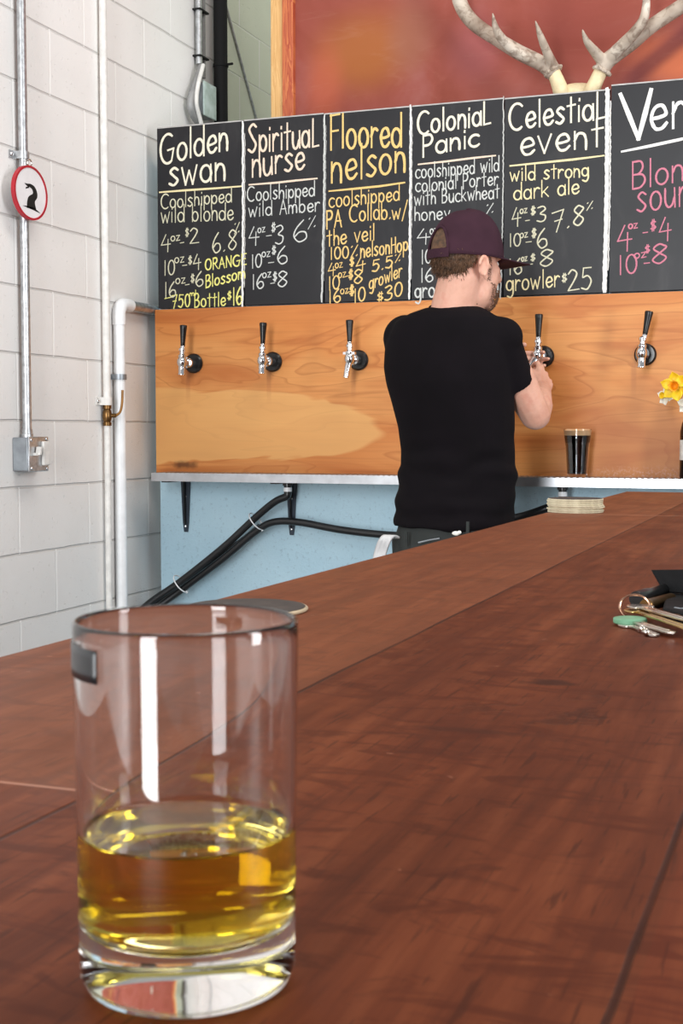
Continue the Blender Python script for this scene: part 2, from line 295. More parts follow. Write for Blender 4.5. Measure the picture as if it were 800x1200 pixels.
# ------------------------------------------------------------------ mesh builder
def frame_of(d):
    d = Vector(d).normalized(); h = Vector((0, 0, 1)) if abs(d.z) < .9 else Vector((1, 0, 0))
    a = d.cross(h).normalized(); return a, d.cross(a).normalized() * -1
def crm(pts, k=6):
    pts = [Vector(p) for p in pts]; out = []
    P = [pts[0] * 2 - pts[1]] + pts + [pts[-1] * 2 - pts[-2]]
    for i in range(1, len(P) - 2):
        a, b, c, d = P[i - 1:i + 3]
        for j in range(k):
            t = j / k
            out.append(.5 * ((2 * b) + (c - a) * t + (2 * a - 5 * b + 4 * c - d) * t * t + (3 * b - a - 3 * c + d) * t ** 3))
    out.append(pts[-1]); return out
def interp(vals, k=6): return [v.x for v in crm([(v, 0, 0) for v in vals], k)]
class MB:
    def __init__(s): s.v = []; s.f = []
    def add(s, v, f):
        o = len(s.v); s.v += [Vector(x) for x in v]; s.f += [tuple(i + o for i in q) for q in f]; return s
    def box(s, lo, hi):
        (a, b, c), (d, e, g) = lo, hi
        return s.add([(a, b, c), (d, b, c), (d, e, c), (a, e, c), (a, b, g), (d, b, g), (d, e, g), (a, e, g)],
                     [(3, 2, 1, 0), (4, 5, 6, 7), (0, 1, 5, 4), (1, 2, 6, 5), (2, 3, 7, 6), (3, 0, 4, 7)])
    def obox(s, c, ax, ay, az):
        c, ax, ay, az = map(Vector, (c, ax, ay, az)); v = [c + i * ax + j * ay + k * az for k in (-1, 1) for i, j in ((-1, -1), (1, -1), (1, 1), (-1, 1))]
        return s.add(v, [(3, 2, 1, 0), (4, 5, 6, 7), (0, 1, 5, 4), (1, 2, 6, 5), (2, 3, 7, 6), (3, 0, 4, 7)])
    def tube(s, pts, r, n=14, caps=True, closed=False, flat=None):
        pts = [Vector(p) for p in pts]; R = r if isinstance(r, (list, tuple)) else [r] * len(pts)
        T = []
        for i in range(len(pts)):
            a = pts[i - 1] if (i or closed) else pts[i]; b = pts[(i + 1) % len(pts)] if (i < len(pts) - 1 or closed) else pts[i]
            T.append((b - a).normalized())
        u, w = frame_of(T[0]); vs = []
        for i, p in enumerate(pts):
            if i:
                q = T[i - 1].rotation_difference(T[i]); u = q @ u; w = q @ w
            for j in range(n):
                a = 2 * PI * j / n; vs.append(p + R[i] * (math.cos(a) * u + math.sin(a) * w))
        fs = []; m = len(pts)
        for i in range(m if closed else m - 1):
            for j in range(n):
                a, b = i * n + j, i * n + (j + 1) % n; c, d = ((i + 1) % m) * n + (j + 1) % n, ((i + 1) % m) * n + j
                fs.append((a, b, c, d))
        if caps and not closed: fs += [tuple(range(n - 1, -1, -1)), tuple((m - 1) * n + j for j in range(n))]
        return s.add(vs, fs)
    def cap(s, a, b, ra, rb, n=14):          # tapered capsule with round ends
        a, b = Vector(a), Vector(b); d = (b - a).normalized(); pts = []; R = []
        for k in range(5): t = PI / 2 * (1 - k / 4.4); pts.append(a - d * ra * math.sin(t)); R.append(max(1e-4, ra * math.cos(t)))
        for k in range(5): t = PI / 2 * ((k + .4) / 4.4); pts.append(b + d * rb * math.sin(t)); R.append(max(1e-4, rb * math.cos(t)))
        return s.tube(pts, R, n)
    def lathe(s, prof, c=(0, 0, 0), ax=(0, 0, 1), n=32, closed=False):
        c = Vector(c); ax = Vector(ax).normalized(); u, w = frame_of(ax); vs = []; fs = []; m = len(prof)
        for r, h in prof:
            for j in range(n):
                a = 2 * PI * j / n; vs.append(c + ax * h + max(r, 1e-5) * (math.cos(a) * u + math.sin(a) * w))
        for i in range(m if closed else m - 1):
            for j in range(n):
                k = (i + 1) % m
                fs.append((i * n + j, i * n + (j + 1) % n, k * n + (j + 1) % n, k * n + j))
        if not closed:
            if prof[0][0] > 1e-4: fs.append(tuple(range(n - 1, -1, -1)))
            if prof[-1][0] > 1e-4: fs.append(tuple((m - 1) * n + j for j in range(n)))
        return s.add(vs, fs)
    def ell(s, c, r, rot=None, nu=20, nv=14):
        c = Vector(c); vs = []; fs = []
        for i in range(nv + 1):
            t = PI * i / nv
            for j in range(nu):
                a = 2 * PI * j / nu; q = Vector((r[0] * max(1e-4, math.sin(t)) * math.cos(a), r[1] * max(1e-4, math.sin(t)) * math.sin(a), r[2] * math.cos(t)))
                vs.append(c + (rot @ q if rot else q))
        for i in range(nv):
            for j in range(nu): fs.append((i * nu + j, (i + 1) * nu + j, (i + 1) * nu + (j + 1) % nu, i * nu + (j + 1) % nu))
        return s.add(vs, fs)
    def prism(s, poly, vec):
        n = len(poly); p = [Vector(q) for q in poly]; vec = Vector(vec)
        return s.add(p + [q + vec for q in p], [tuple(range(n - 1, -1, -1)), tuple(range(n, 2 * n))] + [(i, (i + 1) % n, n + (i + 1) % n, n + i) for i in range(n)])
    def loft(s, rings):
        n = len(rings[0]); vs = [q for r in rings for q in r]; fs = []
        for i in range(len(rings) - 1):
            for j in range(n): fs.append((i * n + j, i * n + (j + 1) % n, (i + 1) * n + (j + 1) % n, (i + 1) * n + j))
        fs += [tuple(range(n - 1, -1, -1)), tuple((len(rings) - 1) * n + j for j in range(n))]
        return s.add(vs, fs)
    def build(s, name, mat, parent=None, bevel=0, sharp=38, origin=None, recalc=True):
        vs = s.v
        if parent is not None: off = Vector(WORLD[parent.name])
        elif origin is not None: off = Vector(origin)
        else:
            lo = [min(v[i] for v in vs) for i in range(3)]; hi = [max(v[i] for v in vs) for i in range(3)]
            off = Vector(((lo[0] + hi[0]) / 2, (lo[1] + hi[1]) / 2, lo[2]))
        me = bpy.data.meshes.new(name); me.from_pydata([v - off for v in vs], [], s.f)
        bm = bmesh.new(); bm.from_mesh(me)
        bmesh.ops.remove_doubles(bm, verts=bm.verts, dist=2e-6)
        if recalc: bmesh.ops.recalc_face_normals(bm, faces=bm.faces)
        for f in bm.faces: f.smooth = True
        for e in bm.edges:
            if len(e.link_faces) == 2 and e.calc_face_angle(0) > math.radians(sharp): e.smooth = False
        bm.to_mesh(me); bm.free(); me.materials.append(mat)
        o = bpy.data.objects.new(name, me); COL.objects.link(o)
        if parent is not None: o.parent = parent
        else: o.location = off
        WORLD[o.name] = off
        if bevel:
            b = o.modifiers.new('bevel', 'BEVEL'); b.width = bevel; b.segments = 2; b.limit_method = 'ANGLE'; b.angle_limit = math.radians(35)
        return o
WORLD = {}
def empty(name, loc):
    o = bpy.data.objects.new(name, None); COL.objects.link(o); o.location = loc; o.empty_display_size = .05
    WORLD[o.name] = Vector(loc); return o
def tag(o, label=None, cat=None, group=None, kind=None):
    if label: o['label'] = label
    if cat: o['category'] = cat
    if group: o['group'] = group
    if kind: o['kind'] = kind
    return o
def thing(name, loc, label, cat, group=None): return tag(empty(name, loc), label, cat, group)
def remesh(mb, voxel, smooth=6, fac=.5):
    me = bpy.data.meshes.new('tmp'); me.from_pydata(mb.v, [], mb.f)
    bm = bmesh.new(); bm.from_mesh(me); bmesh.ops.recalc_face_normals(bm, faces=bm.faces); bm.to_mesh(me); bm.free()
    o = bpy.data.objects.new('tmp', me); COL.objects.link(o)
    r = o.modifiers.new('r', 'REMESH'); r.mode = 'VOXEL'; r.voxel_size = voxel
    if smooth:
        q = o.modifiers.new('s', 'SMOOTH'); q.iterations = smooth; q.factor = fac
    dg = bpy.context.evaluated_depsgraph_get(); ev = o.evaluated_get(dg); m2 = ev.to_mesh()
    out = MB(); out.v = [v.co.copy() for v in m2.vertices]; out.f = [tuple(p.vertices) for p in m2.polygons]
    nrm = [v.normal.copy() for v in m2.vertices]
    ev.to_mesh_clear(); bpy.data.objects.remove(o); bpy.data.meshes.remove(me)
    out.n = nrm; return out

# ================================================================== THE SETTING
XW = -2.27                                            # face of the left block wall
def struct(name, mb, mat, **k): return tag(mb.build(name, mat, **k), kind='structure')
struct('floor', MB().box((-2.6, -5, -.1), (3, 6.2, 0)), M['floor'])
struct('wall_left', MB().box((XW - .2, -5, 0), (XW, 4.74, 4.2)), M['block'])
struct('wall_left_rear', MB().box((XW - .2, 4.7405, 0), (XW, 6.0, 4.2)), M['block_back'])
struct('wall_back', MB().box((XW - .2, 6.001, 0), (3, 6.2, 4.2)), M['block_back'])
struct('wall_bar', MB().box((at(188, 620, Y=4.19).x, 4.192, 0), (1.2, 4.30, 2.2)), M['blue'])

# ================================================================== BAR COUNTER
bar = thing('bar_counter', (-.05, 2, 0), 'long red-brown stained plywood bar counter running along the foreground', 'counter')
MB().prism([(-.54, .1, 1.03), (.5, .1, 1.03), (.5, 3.412, 1.03), (-.483, 3.412, 1.03), (-.524, 1.18, 1.03)], (0, 0, .04)).build('worktop', M['counter'], bar, bevel=.003)
MB().box((-.40, .2, .0), (.40, 3.36, 1.03)).build('base', M['counter'], bar)

# ================================================================== TAP PANEL
PF = 4.16
PX0 = -2.228
tag(MB().box((PX0, PF, 1.072), (.55, 4.19, 1.648)).build('tap_panel', M['panel'], bevel=.0015), 'wide orange-grained plywood panel carrying the taps, below the chalkboards', 'panel')

# ================================================================== CHALK LETTERING
def E_(cx, cy, rx, ry, a0, a1, n=18):
    return [(cx + rx * math.cos(math.radians(a0 + (a1 - a0) * i / n)), cy + ry * math.sin(math.radians(a0 + (a1 - a0) * i / n))) for i in range(n + 1)]
def S_(*p): return [(v.x, v.y) for v in crm([(x, y, 0) for x, y in p], 6)]
bowl = E_(.22, .29, .22, .29, 60, 420)
GL = {
 'a': (.46, [bowl, [(.44, .6), (.45, 0)]]), 'b': (.46, [[(.02, 1), (.02, 0)], E_(.23, .28, .21, .28, 170, -190)]), 'c': (.42, [E_(.25, .29, .25, .29, 45, 315)]),
 'd': (.47, [E_(.22, .28, .22, .28, 20, 380), [(.45, 1.02), (.45, 0)]]), 'e': (.44, [S_((.03, .27), (.25, .29), (.42, .36), (.32, .56), (.12, .52), (.02, .28), (.12, .04), (.3, .02), (.44, .14))]),
 'g': (.46, [E_(.22, .31, .21, .27, 40, 400), S_((.44, .6), (.45, .2), (.43, -.15), (.28, -.33), (.05, -.24))]), 'h': (.4, [[(.02, 1), (.02, 0)], S_((.02, .32), (.14, .55), (.32, .5), (.38, .3), (.38, 0))]),
 'i': (.1, [[(.05, .58), (.05, 0)], [(.05, .78), (.055, .84)]]), 'k': (.4, [[(.02, 1), (.02, 0)], [(.36, .6), (.03, .26)], [(.1, .33), (.4, 0)]]), 'l': (.1, [[(.05, 1.02), (.05, 0)]]),
 'm': (.66, [[(.02, .58), (.02, 0)], S_((.02, .34), (.12, .55), (.25, .52), (.31, .3), (.31, 0)), S_((.31, .34), (.42, .55), (.56, .52), (.62, .3), (.62, 0))]),
 'n': (.42, [[(.02, .6), (.02, 0)], S_((.02, .32), (.14, .55), (.32, .52), (.39, .3), (.39, -.02))]), 'o': (.46, [E_(.23, .29, .22, .29, 90, 450)]), 'p': (.46, [[(.02, .6), (.02, -.36)], E_(.24, .3, .2, .28, 170, -190)]),
 'r': (.32, [[(.02, .6), (.02, 0)], S_((.02, .34), (.12, .53), (.24, .58), (.34, .52))]), 's': (.38, [S_((.36, .52), (.2, .6), (.05, .47), (.2, .31), (.35, .16), (.19, 0), (.0, .07))]),
 't': (.34, [[(.17, .94), (.17, 0)], [(0, .62), (.35, .65)]]), 'u': (.44, [S_((.02, .6), (.03, .18), (.16, .0), (.32, .08), (.4, .3)), [(.41, .6), (.43, 0)]]), 'v': (.42, [[(0, .6), (.2, 0), (.42, .62)]]),
 'w': (.62, [[(0, .6), (.15, 0), (.3, .48), (.45, 0), (.62, .64)]]), 'y': (.44, [[(.02, .6), (.22, .1)], [(.44, .62), (.1, -.36)]]),
 'A': (.5, [[(0, 0), (.25, 1), (.5, 0)], [(.08, .36), (.44, .36)]]), 'B': (.48, [[(.03, 1), (.03, 0)], S_((.03, 1), (.3, .98), (.38, .76), (.25, .55), (.04, .52)), S_((.04, .52), (.36, .48), (.46, .25), (.3, .03), (.03, 0))]),
 'C': (.6, [E_(.36, .48, .36, .5, 50, 305)]), 'E': (.42, [[(.42, 1), (.03, 1), (.03, 0), (.43, 0)], [(.03, .52), (.36, .53)]]), 'F': (.42, [[(.03, 1), (.03, -.05)], [(0, 1), (.45, 1.04)], [(.03, .52), (.38, .55)]]),
 'G': (.66, [E_(.36, .48, .36, .5, 55, 300), [(.36, .42), (.64, .45), (.55, .08)]]), 'H': (.46, [[(.03, 1), (.03, 0)], [(.44, 1), (.44, 0)], [(.03, .5), (.44, .53)]]), 'L': (.36, [[(.04, 1.02), (.03, .02), (.38, .05)]]),
 'N': (.5, [[(.03, 0), (.03, 1), (.46, 0), (.47, 1)]]), 'O': (.56, [E_(.28, .5, .27, .5, 90, 450)]), 'P': (.44, [[(.03, 1), (.03, -.08)], S_((.03, 1), (.32, .99), (.42, .76), (.3, .52), (.04, .48))]),
 'R': (.46, [[(.03, 1), (.03, 0)], S_((.03, 1), (.32, .99), (.4, .76), (.28, .53), (.04, .5)), [(.16, .5), (.46, 0)]]), 'S': (.5, [S_((.48, .9), (.28, 1), (.06, .82), (.24, .54), (.46, .26), (.26, 0), (.0, .1))]),
 'T': (.46, [[(.23, 1), (.23, 0)], [(0, 1), (.46, 1)]]), 'V': (.6, [[(0, 1), (.3, 0), (.6, 1.06)]]), 'M': (.6, [[(.02, 0), (.08, 1), (.3, .3), (.5, 1), (.58, 0)]]),
 '0': (.44, [E_(.22, .5, .21, .5, 90, 450)]), '1': (.12, [[(.06, 1), (.06, 0)]]), '2': (.46, [S_((.03, .82), (.2, 1), (.4, .82), (.3, .5), (.02, .02)), [(.02, .02), (.48, .03)]]), '3': (.44, [S_((.04, .95), (.3, 1), (.4, .78), (.16, .54), (.4, .38), (.38, .1), (.2, 0), (0, .1))]),
 '4': (.5, [[(.26, 1), (.02, .38), (.5, .42)], [(.36, .7), (.34, -.05)]]), '5': (.46, [[(.44, .98), (.1, 1), (.06, .58)], S_((.06, .58), (.28, .64), (.43, .36), (.26, 0), (0, .08))]), '6': (.44, [S_((.32, 1), (.1, .66), (.02, .3), (.18, 0), (.4, .12), (.38, .4), (.2, .46), (.05, .28))]),
 '7': (.5, [[(.02, .95), (.5, 1), (.2, -.05)], [(.14, .5), (.44, .52)]]), '8': (.46, [S_((.4, .86), (.22, 1), (.05, .8), (.22, .54), (.42, .26), (.22, 0), (.02, .22), (.22, .52), (.42, .78), (.38, .9))]), '9': (.44, [S_((.4, .8), (.2, 1), (.04, .72), (.2, .5), (.4, .78)), [(.41, .8), (.36, 0)]]),
 '$': (.42, [S_((.36, .8), (.2, .88), (.05, .7), (.2, .5), (.37, .3), (.2, .12), (.02, .2)), [(.15, 1.05), (.13, -.05)], [(.27, 1.05), (.25, -.05)]]), '%': (.5, [[(.5, 1), (.02, 0)], [(.06, .86), (.12, .94)], [(.4, .1), (.46, .18)]]),
 '.': (.1, [[(.03, 0), (.08, .05)]]), '-': (.3, [[(.02, .42), (.3, .46)]]), '/': (.4, [[(.4, 1.1), (0, -.2)]]), 'z': (.4, [[(.02, .58), (.38, .6), (.02, 0), (.4, .03)]]), ' ': (.3, []),
}
CROP = {1: (170, 120, 800 / 220), 2: (370, 90, 800 / 230), 3: (580, 80, 800 / 220)}
YB = PF - .0004
class Chalk:
    def __init__(s): s.mb = MB()
    def stroke(s, pts, w):                             # pts: metres (x,z) on the board face
        P = [Vector((x, z)) for x, z in pts]
        Q = [P[0]]
        for p in P[1:]:
            if (p - Q[-1]).length > 1e-4: Q.append(p)
        if len(Q) < 2: return
        for i in range(1, len(Q) - 1):
            if (Q[i] - Q[i - 1]).angle(Q[i + 1] - Q[i], 0) > .75:
                s.stroke([tuple(q) for q in Q[:i + 1]], w); s.stroke([tuple(q) for q in Q[i:]], w); return
        d0 = (Q[0] - Q[1]).normalized() * w * .35; d1 = (Q[-1] - Q[-2]).normalized() * w * .35
        Q[0] = Q[0] + d0; Q[-1] = Q[-1] + d1
        vs = []; fs = []
        for i, p in enumerate(Q):
            t = (Q[min(i + 1, len(Q) - 1)] - Q[max(i - 1, 0)]).normalized(); nrm = Vector((-t.y, t.x))
            k = .5 * w * (1 + .22 * mnoise.noise(Vector((p.x * 90, p.y * 90, 0))))
            if i in (0, len(Q) - 1): k *= .7
            for sg in (1, -1): q = p + nrm * k * sg; vs.append((q.x, YB - random.random() * .0001, q.y))
        for i in range(len(Q) - 1): fs.append((2 * i, 2 * i + 1, 2 * i + 3, 2 * i + 2))
        s.mb.add(vs, fs)
    def px(s, crop, pts, w):
        ox, oy, k = CROP[crop]; out = []
        for x, y in pts:
            q = at(ox + x / k, oy + y / k, Y=YB); out.append((q.x, q.z))
        s.stroke(out, w / k * .00275)
    def text(s, crop, txt, x0, y0, x1, y1, h, w=6.5, gap=.15):
        adv = []; tot = 0
        for c in txt: adv.append(tot); tot += GL[c][0] + gap
        tot -= gap; sx = (x1 - x0) / tot
        for c, a in zip(txt, adv):
            for st in GL[c][1]:
                pts = []
                jx, jy = random.uniform(-.015, .015), random.uniform(-.02, .02)
                # densify straight strokes a little so that they wobble
                for (ax, ay) in st: 
                    X = x0 + (a + ax + jx) * sx; yb = y0 + (y1 - y0) * (X - x0) / (x1 - x0); pts.append((X, yb - (ay + jy) * h))
                s.px(crop, pts, w)
    def build(s, name, mat, parent): return s.mb.build(name, mat, parent, recalc=False)
def board(x0, x1, ztop, label, parts, edge=None):
    ax = at(x0, 250, Y=PF).x; bx = at(x1, 250, Y=PF).x
    o = MB().box((ax + .002, PF, 1.652), (bx - .002, PF + .022, ztop)).build('menu_chalkboard', M['slate'], bevel=.001, origin=((ax + bx) / 2, PF, 1.652))
    tag(o, label, 'chalkboard', 'beer menu chalkboards')
    MB().box((ax + .002, PF + .001, ztop), (bx - .002, PF + .021, ztop + .004)).build('top_edge', M['litedge'], o)  # pale strip: lit look of the board's top edge put into its colour
    for nm, colour, fn in parts:
        c = Chalk(); fn(c); c.build(nm, CH[colour], o)
    if edge:
        colour, crop, pts, w = edge
        c = Chalk(); pp = []
        for (xa, ya), (xb, yb) in zip(pts, pts[1:]):
            for i in range(40): t = i / 40; pp.append((xa + (xb - xa) * t + random.uniform(-1.5, 1.5), ya + (yb - ya) * t))
        pp.append(pts[-1]); c.px(crop, pp, w)
        c.px(crop, [(x + w * .8 + random.uniform(-1, 1), y) for x, y in pp[5:-8]], w * .25)
        e = c.build('chalk_edge_line', CH[colour], o)
    return o
def small(c, crop, rows):
    for r in rows: c.text(crop, *r)
board(184, 285.5, 2.272, 'leftmost chalkboard, cream heading and yellow chalk lines at its foot', [
    ('heading_lettering', 'cream', lambda c: small(c, 1, [('Golden', 66, 262, 352, 203, 125, 11.5), ('swan', 104, 356, 340, 330, 122, 11.5)])),
    ('heading_underline', 'gold', lambda c: c.px(1, [(62, 383), (180, 374), (300, 366), (413, 357)], 9)),
    ('price_lettering', 'pale', lambda c: small(c, 1, [('Coolshipped', 68, 454, 368, 424, 62, 6), ('wild blonde', 68, 513, 376, 500, 72, 6),
        ('4', 68, 635, 108, 632, 70, 6), ('oz', 110, 592, 148, 588, 36, 5), ('-', 148, 608, 164, 606, 20, 5), ('$', 171, 572, 187, 570, 34, 4.5), ('2', 190, 602, 226, 598, 64, 6),
        ('6.8', 286, 645, 390, 624, 84, 6), ('%', 380, 560, 402, 556, 46, 5),
        ('10', 82, 738, 126, 732, 62, 6), ('oz', 126, 684, 165, 680, 38, 5), ('-', 158, 704, 178, 702, 20, 5), ('$', 184, 690, 201, 688, 34, 5), ('4', 205, 712, 238, 708, 62, 6),
        ('16', 84, 832, 132, 826, 64, 6), ('oz', 130, 774, 170, 770, 38, 5), ('-', 170, 786, 187, 784, 20, 5), ('$', 194, 768, 211, 766, 34, 5), ('6', 215, 785, 248, 780, 62, 6)])),
    ('flavour_lettering', 'yellow', lambda c: (small(c, 1, [('ORANGE', 256, 716, 430, 690, 46, 7), ('Blossom', 258, 790, 426, 748, 52, 7), ('750', 112, 876, 190, 870, 54, 6.5), ('ml', 190, 826, 216, 822, 22, 4.5),
        ('Bottle', 210, 873, 342, 866, 58, 6.5), ('$', 350, 842, 368, 838, 34, 5), ('16', 374, 866, 412, 860, 74, 7)]), c.px(1, [(84, 836), (120, 828)], 6)))],
    ('bright', 1, [(416, 84), (417, 470), (414, 868)], 10))
board(285.5, 379.5, 2.272, 'chalkboard second from the left with a peach heading and white prices', [
    ('heading_lettering', 'peach', lambda c: small(c, 1, [('SpirituaL', 440, 214, 736, 188, 118, 10.5), ('nurse', 455, 318, 678, 284, 122, 10.5)])),
    ('heading_underline', 'peach', lambda c: c.px(1, [(443, 351), (560, 342), (640, 333), (732, 324)], 9)),
    ('price_lettering', 'white', lambda c: small(c, 1, [('Coolshipped', 436, 422, 722, 398, 62, 6), ('wild Amber', 442, 488, 742, 462, 62, 6), ('4', 440, 606, 484, 604, 76, 6), ('oz', 480, 556, 510, 552, 34, 5), ('-', 516, 578, 538, 576, 20, 5), ('$', 538, 552, 556, 549, 36, 5.5), ('3', 556, 606, 590, 600, 78, 6),
        ('6', 630, 600, 690, 590, 90, 6), ('%', 694, 540, 726, 532, 48, 5), ('10', 455, 706, 497, 700, 56, 6), ('oz', 497, 660, 532, 656, 36, 5), ('-', 524, 692, 548, 690, 20, 5), ('$', 540, 648, 558, 645, 34, 5.5), ('6', 562, 690, 606, 686, 74, 6),
        ('16', 457, 796, 506, 790, 62, 6), ('oz', 500, 748, 536, 744, 36, 5), ('-', 534, 780, 552, 778, 20, 5), ('$', 545, 762, 563, 758, 36, 5.5), ('8', 564, 788, 606, 782, 66, 6)]))],
    ('white', 1, [(764, 54), (762, 400), (752, 850)], 8))
board(379.5, 481.5, 2.27, 'chalkboard written all over in orange-yellow chalk, third from the left', [
    ('heading_lettering', 'orange', lambda c: small(c, 2, [('FLoored'.replace('L', 'l'), 60, 292, 348, 284, 135, 11), ('nelson', 64, 432, 364, 384, 138, 11)])),
    ('heading_underline', 'orange', lambda c: c.px(2, [(54, 466), (160, 456), (260, 446), (361, 431)], 9)),
    ('price_lettering', 'orange', lambda c: small(c, 2, [('coolshipped', 54, 533, 340, 503, 64, 6), ('PA', 44, 616, 104, 612, 68, 8), ('Collab.', 138, 590, 304, 578, 68, 6.5), ('w/', 310, 582, 372, 572, 62, 6.5), ('the veil', 46, 690, 238, 664, 66, 6.5),
        ('100%', 60, 744, 170, 734, 48, 6), ('nelsonHop', 182, 738, 374, 708, 62, 6.5), ('4', 50, 812, 80, 808, 50, 5.5), ('oz', 78, 780, 108, 776, 34, 4.5), ('$', 138, 772, 157, 768, 34, 6), ('4', 164, 792, 202, 784, 52, 6), ('5.5', 230, 795, 312, 774, 46, 6.5), ('%', 322, 757, 344, 752, 32, 5),
        ('10', 52, 870, 96, 864, 54, 6), ('oz', 92, 820, 122, 816, 34, 4.5), ('-', 122, 822, 138, 820, 20, 5), ('$', 134, 826, 152, 822, 38, 6), ('8', 156, 845, 192, 838, 56, 6), ('growler', 218, 868, 350, 812, 58, 6),
        ('16', 54, 924, 100, 918, 54, 6), ('oz', 100, 886, 132, 882, 34, 4.5), ('-', 128, 886, 142, 884, 20, 5), ('$', 138, 892, 156, 888, 40, 7), ('10', 156, 922, 200, 912, 56, 6.5), ('$', 250, 916, 276, 910, 34, 5.5), ('30', 280, 914, 352, 888, 56, 6.5)]))],
    ('bright', 2, [(386, 116), (384, 500), (380, 905)], 8))
board(481.5, 589.5, 2.27, 'chalkboard with white lettering behind the head of the man in the cap', [
    ('heading_lettering', 'cream', lambda c: small(c, 2, [('ColoniaL', 416, 236, 710, 192, 92, 10), ('Panic', 436, 322, 664, 280, 82, 10)])),
    ('heading_underline', 'peach', lambda c: c.px(2, [(418, 357), (530, 345), (640, 331), (731, 321)], 8.5)),
    ('price_lettering', 'white', lambda c: small(c, 2, [('coolshipped wild', 406, 415, 746, 384, 60, 5.5), ('colonial Porter', 406, 470, 742, 440, 58, 5.5), ('with Buckwheat', 402, 524, 746, 494, 58, 5.5), ('honey', 402, 586, 546, 580, 56, 5.5),
        ('4', 412, 680, 465, 678, 58, 5.5), ('oz', 465, 642, 495, 638, 36, 5), ('-', 505, 664, 522, 662, 20, 5), ('10', 430, 762, 470, 758, 56, 5.5), ('oz', 470, 706, 498, 702, 34, 5), ('16', 428, 838, 478, 834, 56, 5.5), ('growler', 404, 902, 590, 892, 66, 6.5)])), ('strength_lettering', 'white', lambda c: small(c, 2, [('8', 636, 606, 668, 602, 60, 5.5), ('%', 694, 560, 723, 556, 40, 5)])), ('growler_price', 'white', lambda c: small(c, 2, [('$20', 620, 898, 742, 892, 62, 6)]))],
    ('white', 2, [(764, 80), (762, 500), (752, 905)], 3.5))
board(589.5, 713.5, 2.268, 'chalkboard with cream chalk right of the cap, above the tap being pulled', [
    ('heading_lettering', 'cream', lambda c: small(c, 3, [('CelestiaL', 62, 262, 464, 212, 112, 10.5), ('event', 108, 374, 456, 332, 122, 10.5)])),
    ('heading_underline', 'gold', lambda c: c.px(3, [(64, 416), (190, 403), (330, 389), (463, 372)], 9)),
    ('price_lettering', 'gold', lambda c: small(c, 3, [('wild strong', 64, 482, 398, 460, 62, 6.5), ('dark ale', 80, 562, 358, 532, 70, 6.5)])), ('growler_lettering', 'gold', lambda c: small(c, 3, [('growler', 48, 952, 272, 928, 76, 6.5)])),
    ('size_lettering', 'pale', lambda c: small(c, 3, [('4', 70, 672, 108, 668, 76, 6), ('oz', 106, 620, 136, 616, 32, 5), ('-', 128, 658, 146, 656, 20, 5), ('$', 152, 626, 172, 622, 34, 6), ('3', 178, 656, 216, 650, 64, 6),
        ('10', 62, 760, 108, 756, 54, 5.5), ('oz', 106, 724, 138, 720, 34, 5), ('-', 130, 750, 154, 748, 20, 5), ('$', 156, 722, 176, 718, 36, 6.5), ('6', 178, 768, 222, 762, 82, 6), ('16', 60, 880, 114, 874, 66, 6), ('oz', 112, 824, 136, 820, 30, 5), ('-', 128, 846, 158, 843, 20, 5), ('$', 152, 822, 171, 818, 28, 6), ('8', 188, 848, 248, 838, 70, 6)])), ('strength_lettering', 'pale', lambda c: small(c, 3, [('7.8', 240, 698, 378, 662, 84, 6.5), ('%', 390, 606, 416, 600, 34, 5)])), ('growler_price', 'pale', lambda c: small(c, 3, [('$', 284, 912, 306, 908, 34, 5.5), ('25', 310, 950, 412, 936, 88, 6.5)]))],
    ('bright', 3, [(478, 88), (476, 500), (466, 950)], 17))
board(713.5, 850, 2.28, 'rightmost chalkboard, big white heading over pink chalk writing', [
    ('heading_lettering', 'bright', lambda c: (c.px(3, [(534, 112), (572, 205), (610, 300)], 21), c.px(3, [(610, 300), (638, 195), (664, 92)], 21), c.text(3, 'er', 664, 262, 806, 246, 180, 14))),
    ('heading_underline', 'bright', lambda c: c.px(3, [(540, 355), (660, 331), (780, 305), (900, 277)], 12)),
    ('price_lettering', 'pink', lambda c: small(c, 3, [('Blonde', 584, 516, 940, 452, 116, 8), ('sour', 606, 612, 815, 584, 135, 8), ('4', 520, 776, 582, 770, 104, 7), ('oz', 568, 684, 606, 680, 34, 6), ('-', 628, 710, 648, 708, 20, 6), ('$', 662, 692, 686, 688, 44, 6), ('4', 698, 734, 750, 728, 96, 7),
        ('10', 528, 878, 602, 872, 80, 7), ('oz', 592, 812, 642, 804, 36, 6), ('-', 634, 840, 658, 838, 20, 6), ('$', 638, 788, 660, 784, 32, 5.5), ('8', 668, 836, 734, 826, 82, 7)]))])

# ================================================================== PAINTING + ANTLERS ABOVE THE BOARDS
pa, pb = at(346, 60, Y=4.36).x, .9
pt = thing('abstract_painting', ((pa + pb) / 2, 4.36, 2.1), 'large dusky red abstract painting above the chalkboards behind the antlers', 'painting')
MB().box((pa, 4.36, 2.1), (pb, 4.385, 3.3)).build('canvas', M['paint'], pt)
x0, x1, x2 = at(319, 60, Y=4.36).x, at(333, 60, Y=4.36).x, pa
MB().box((x0, 4.345, 2.1), (x1, 4.40, 3.3)).build('pine_frame_strip', M['pine'], pt, bevel=.002)
MB().box((x1, 4.338, 2.1), (x2, 4.40, 3.3)).build('stained_frame_strip', M['redwood'], pt, bevel=.003)

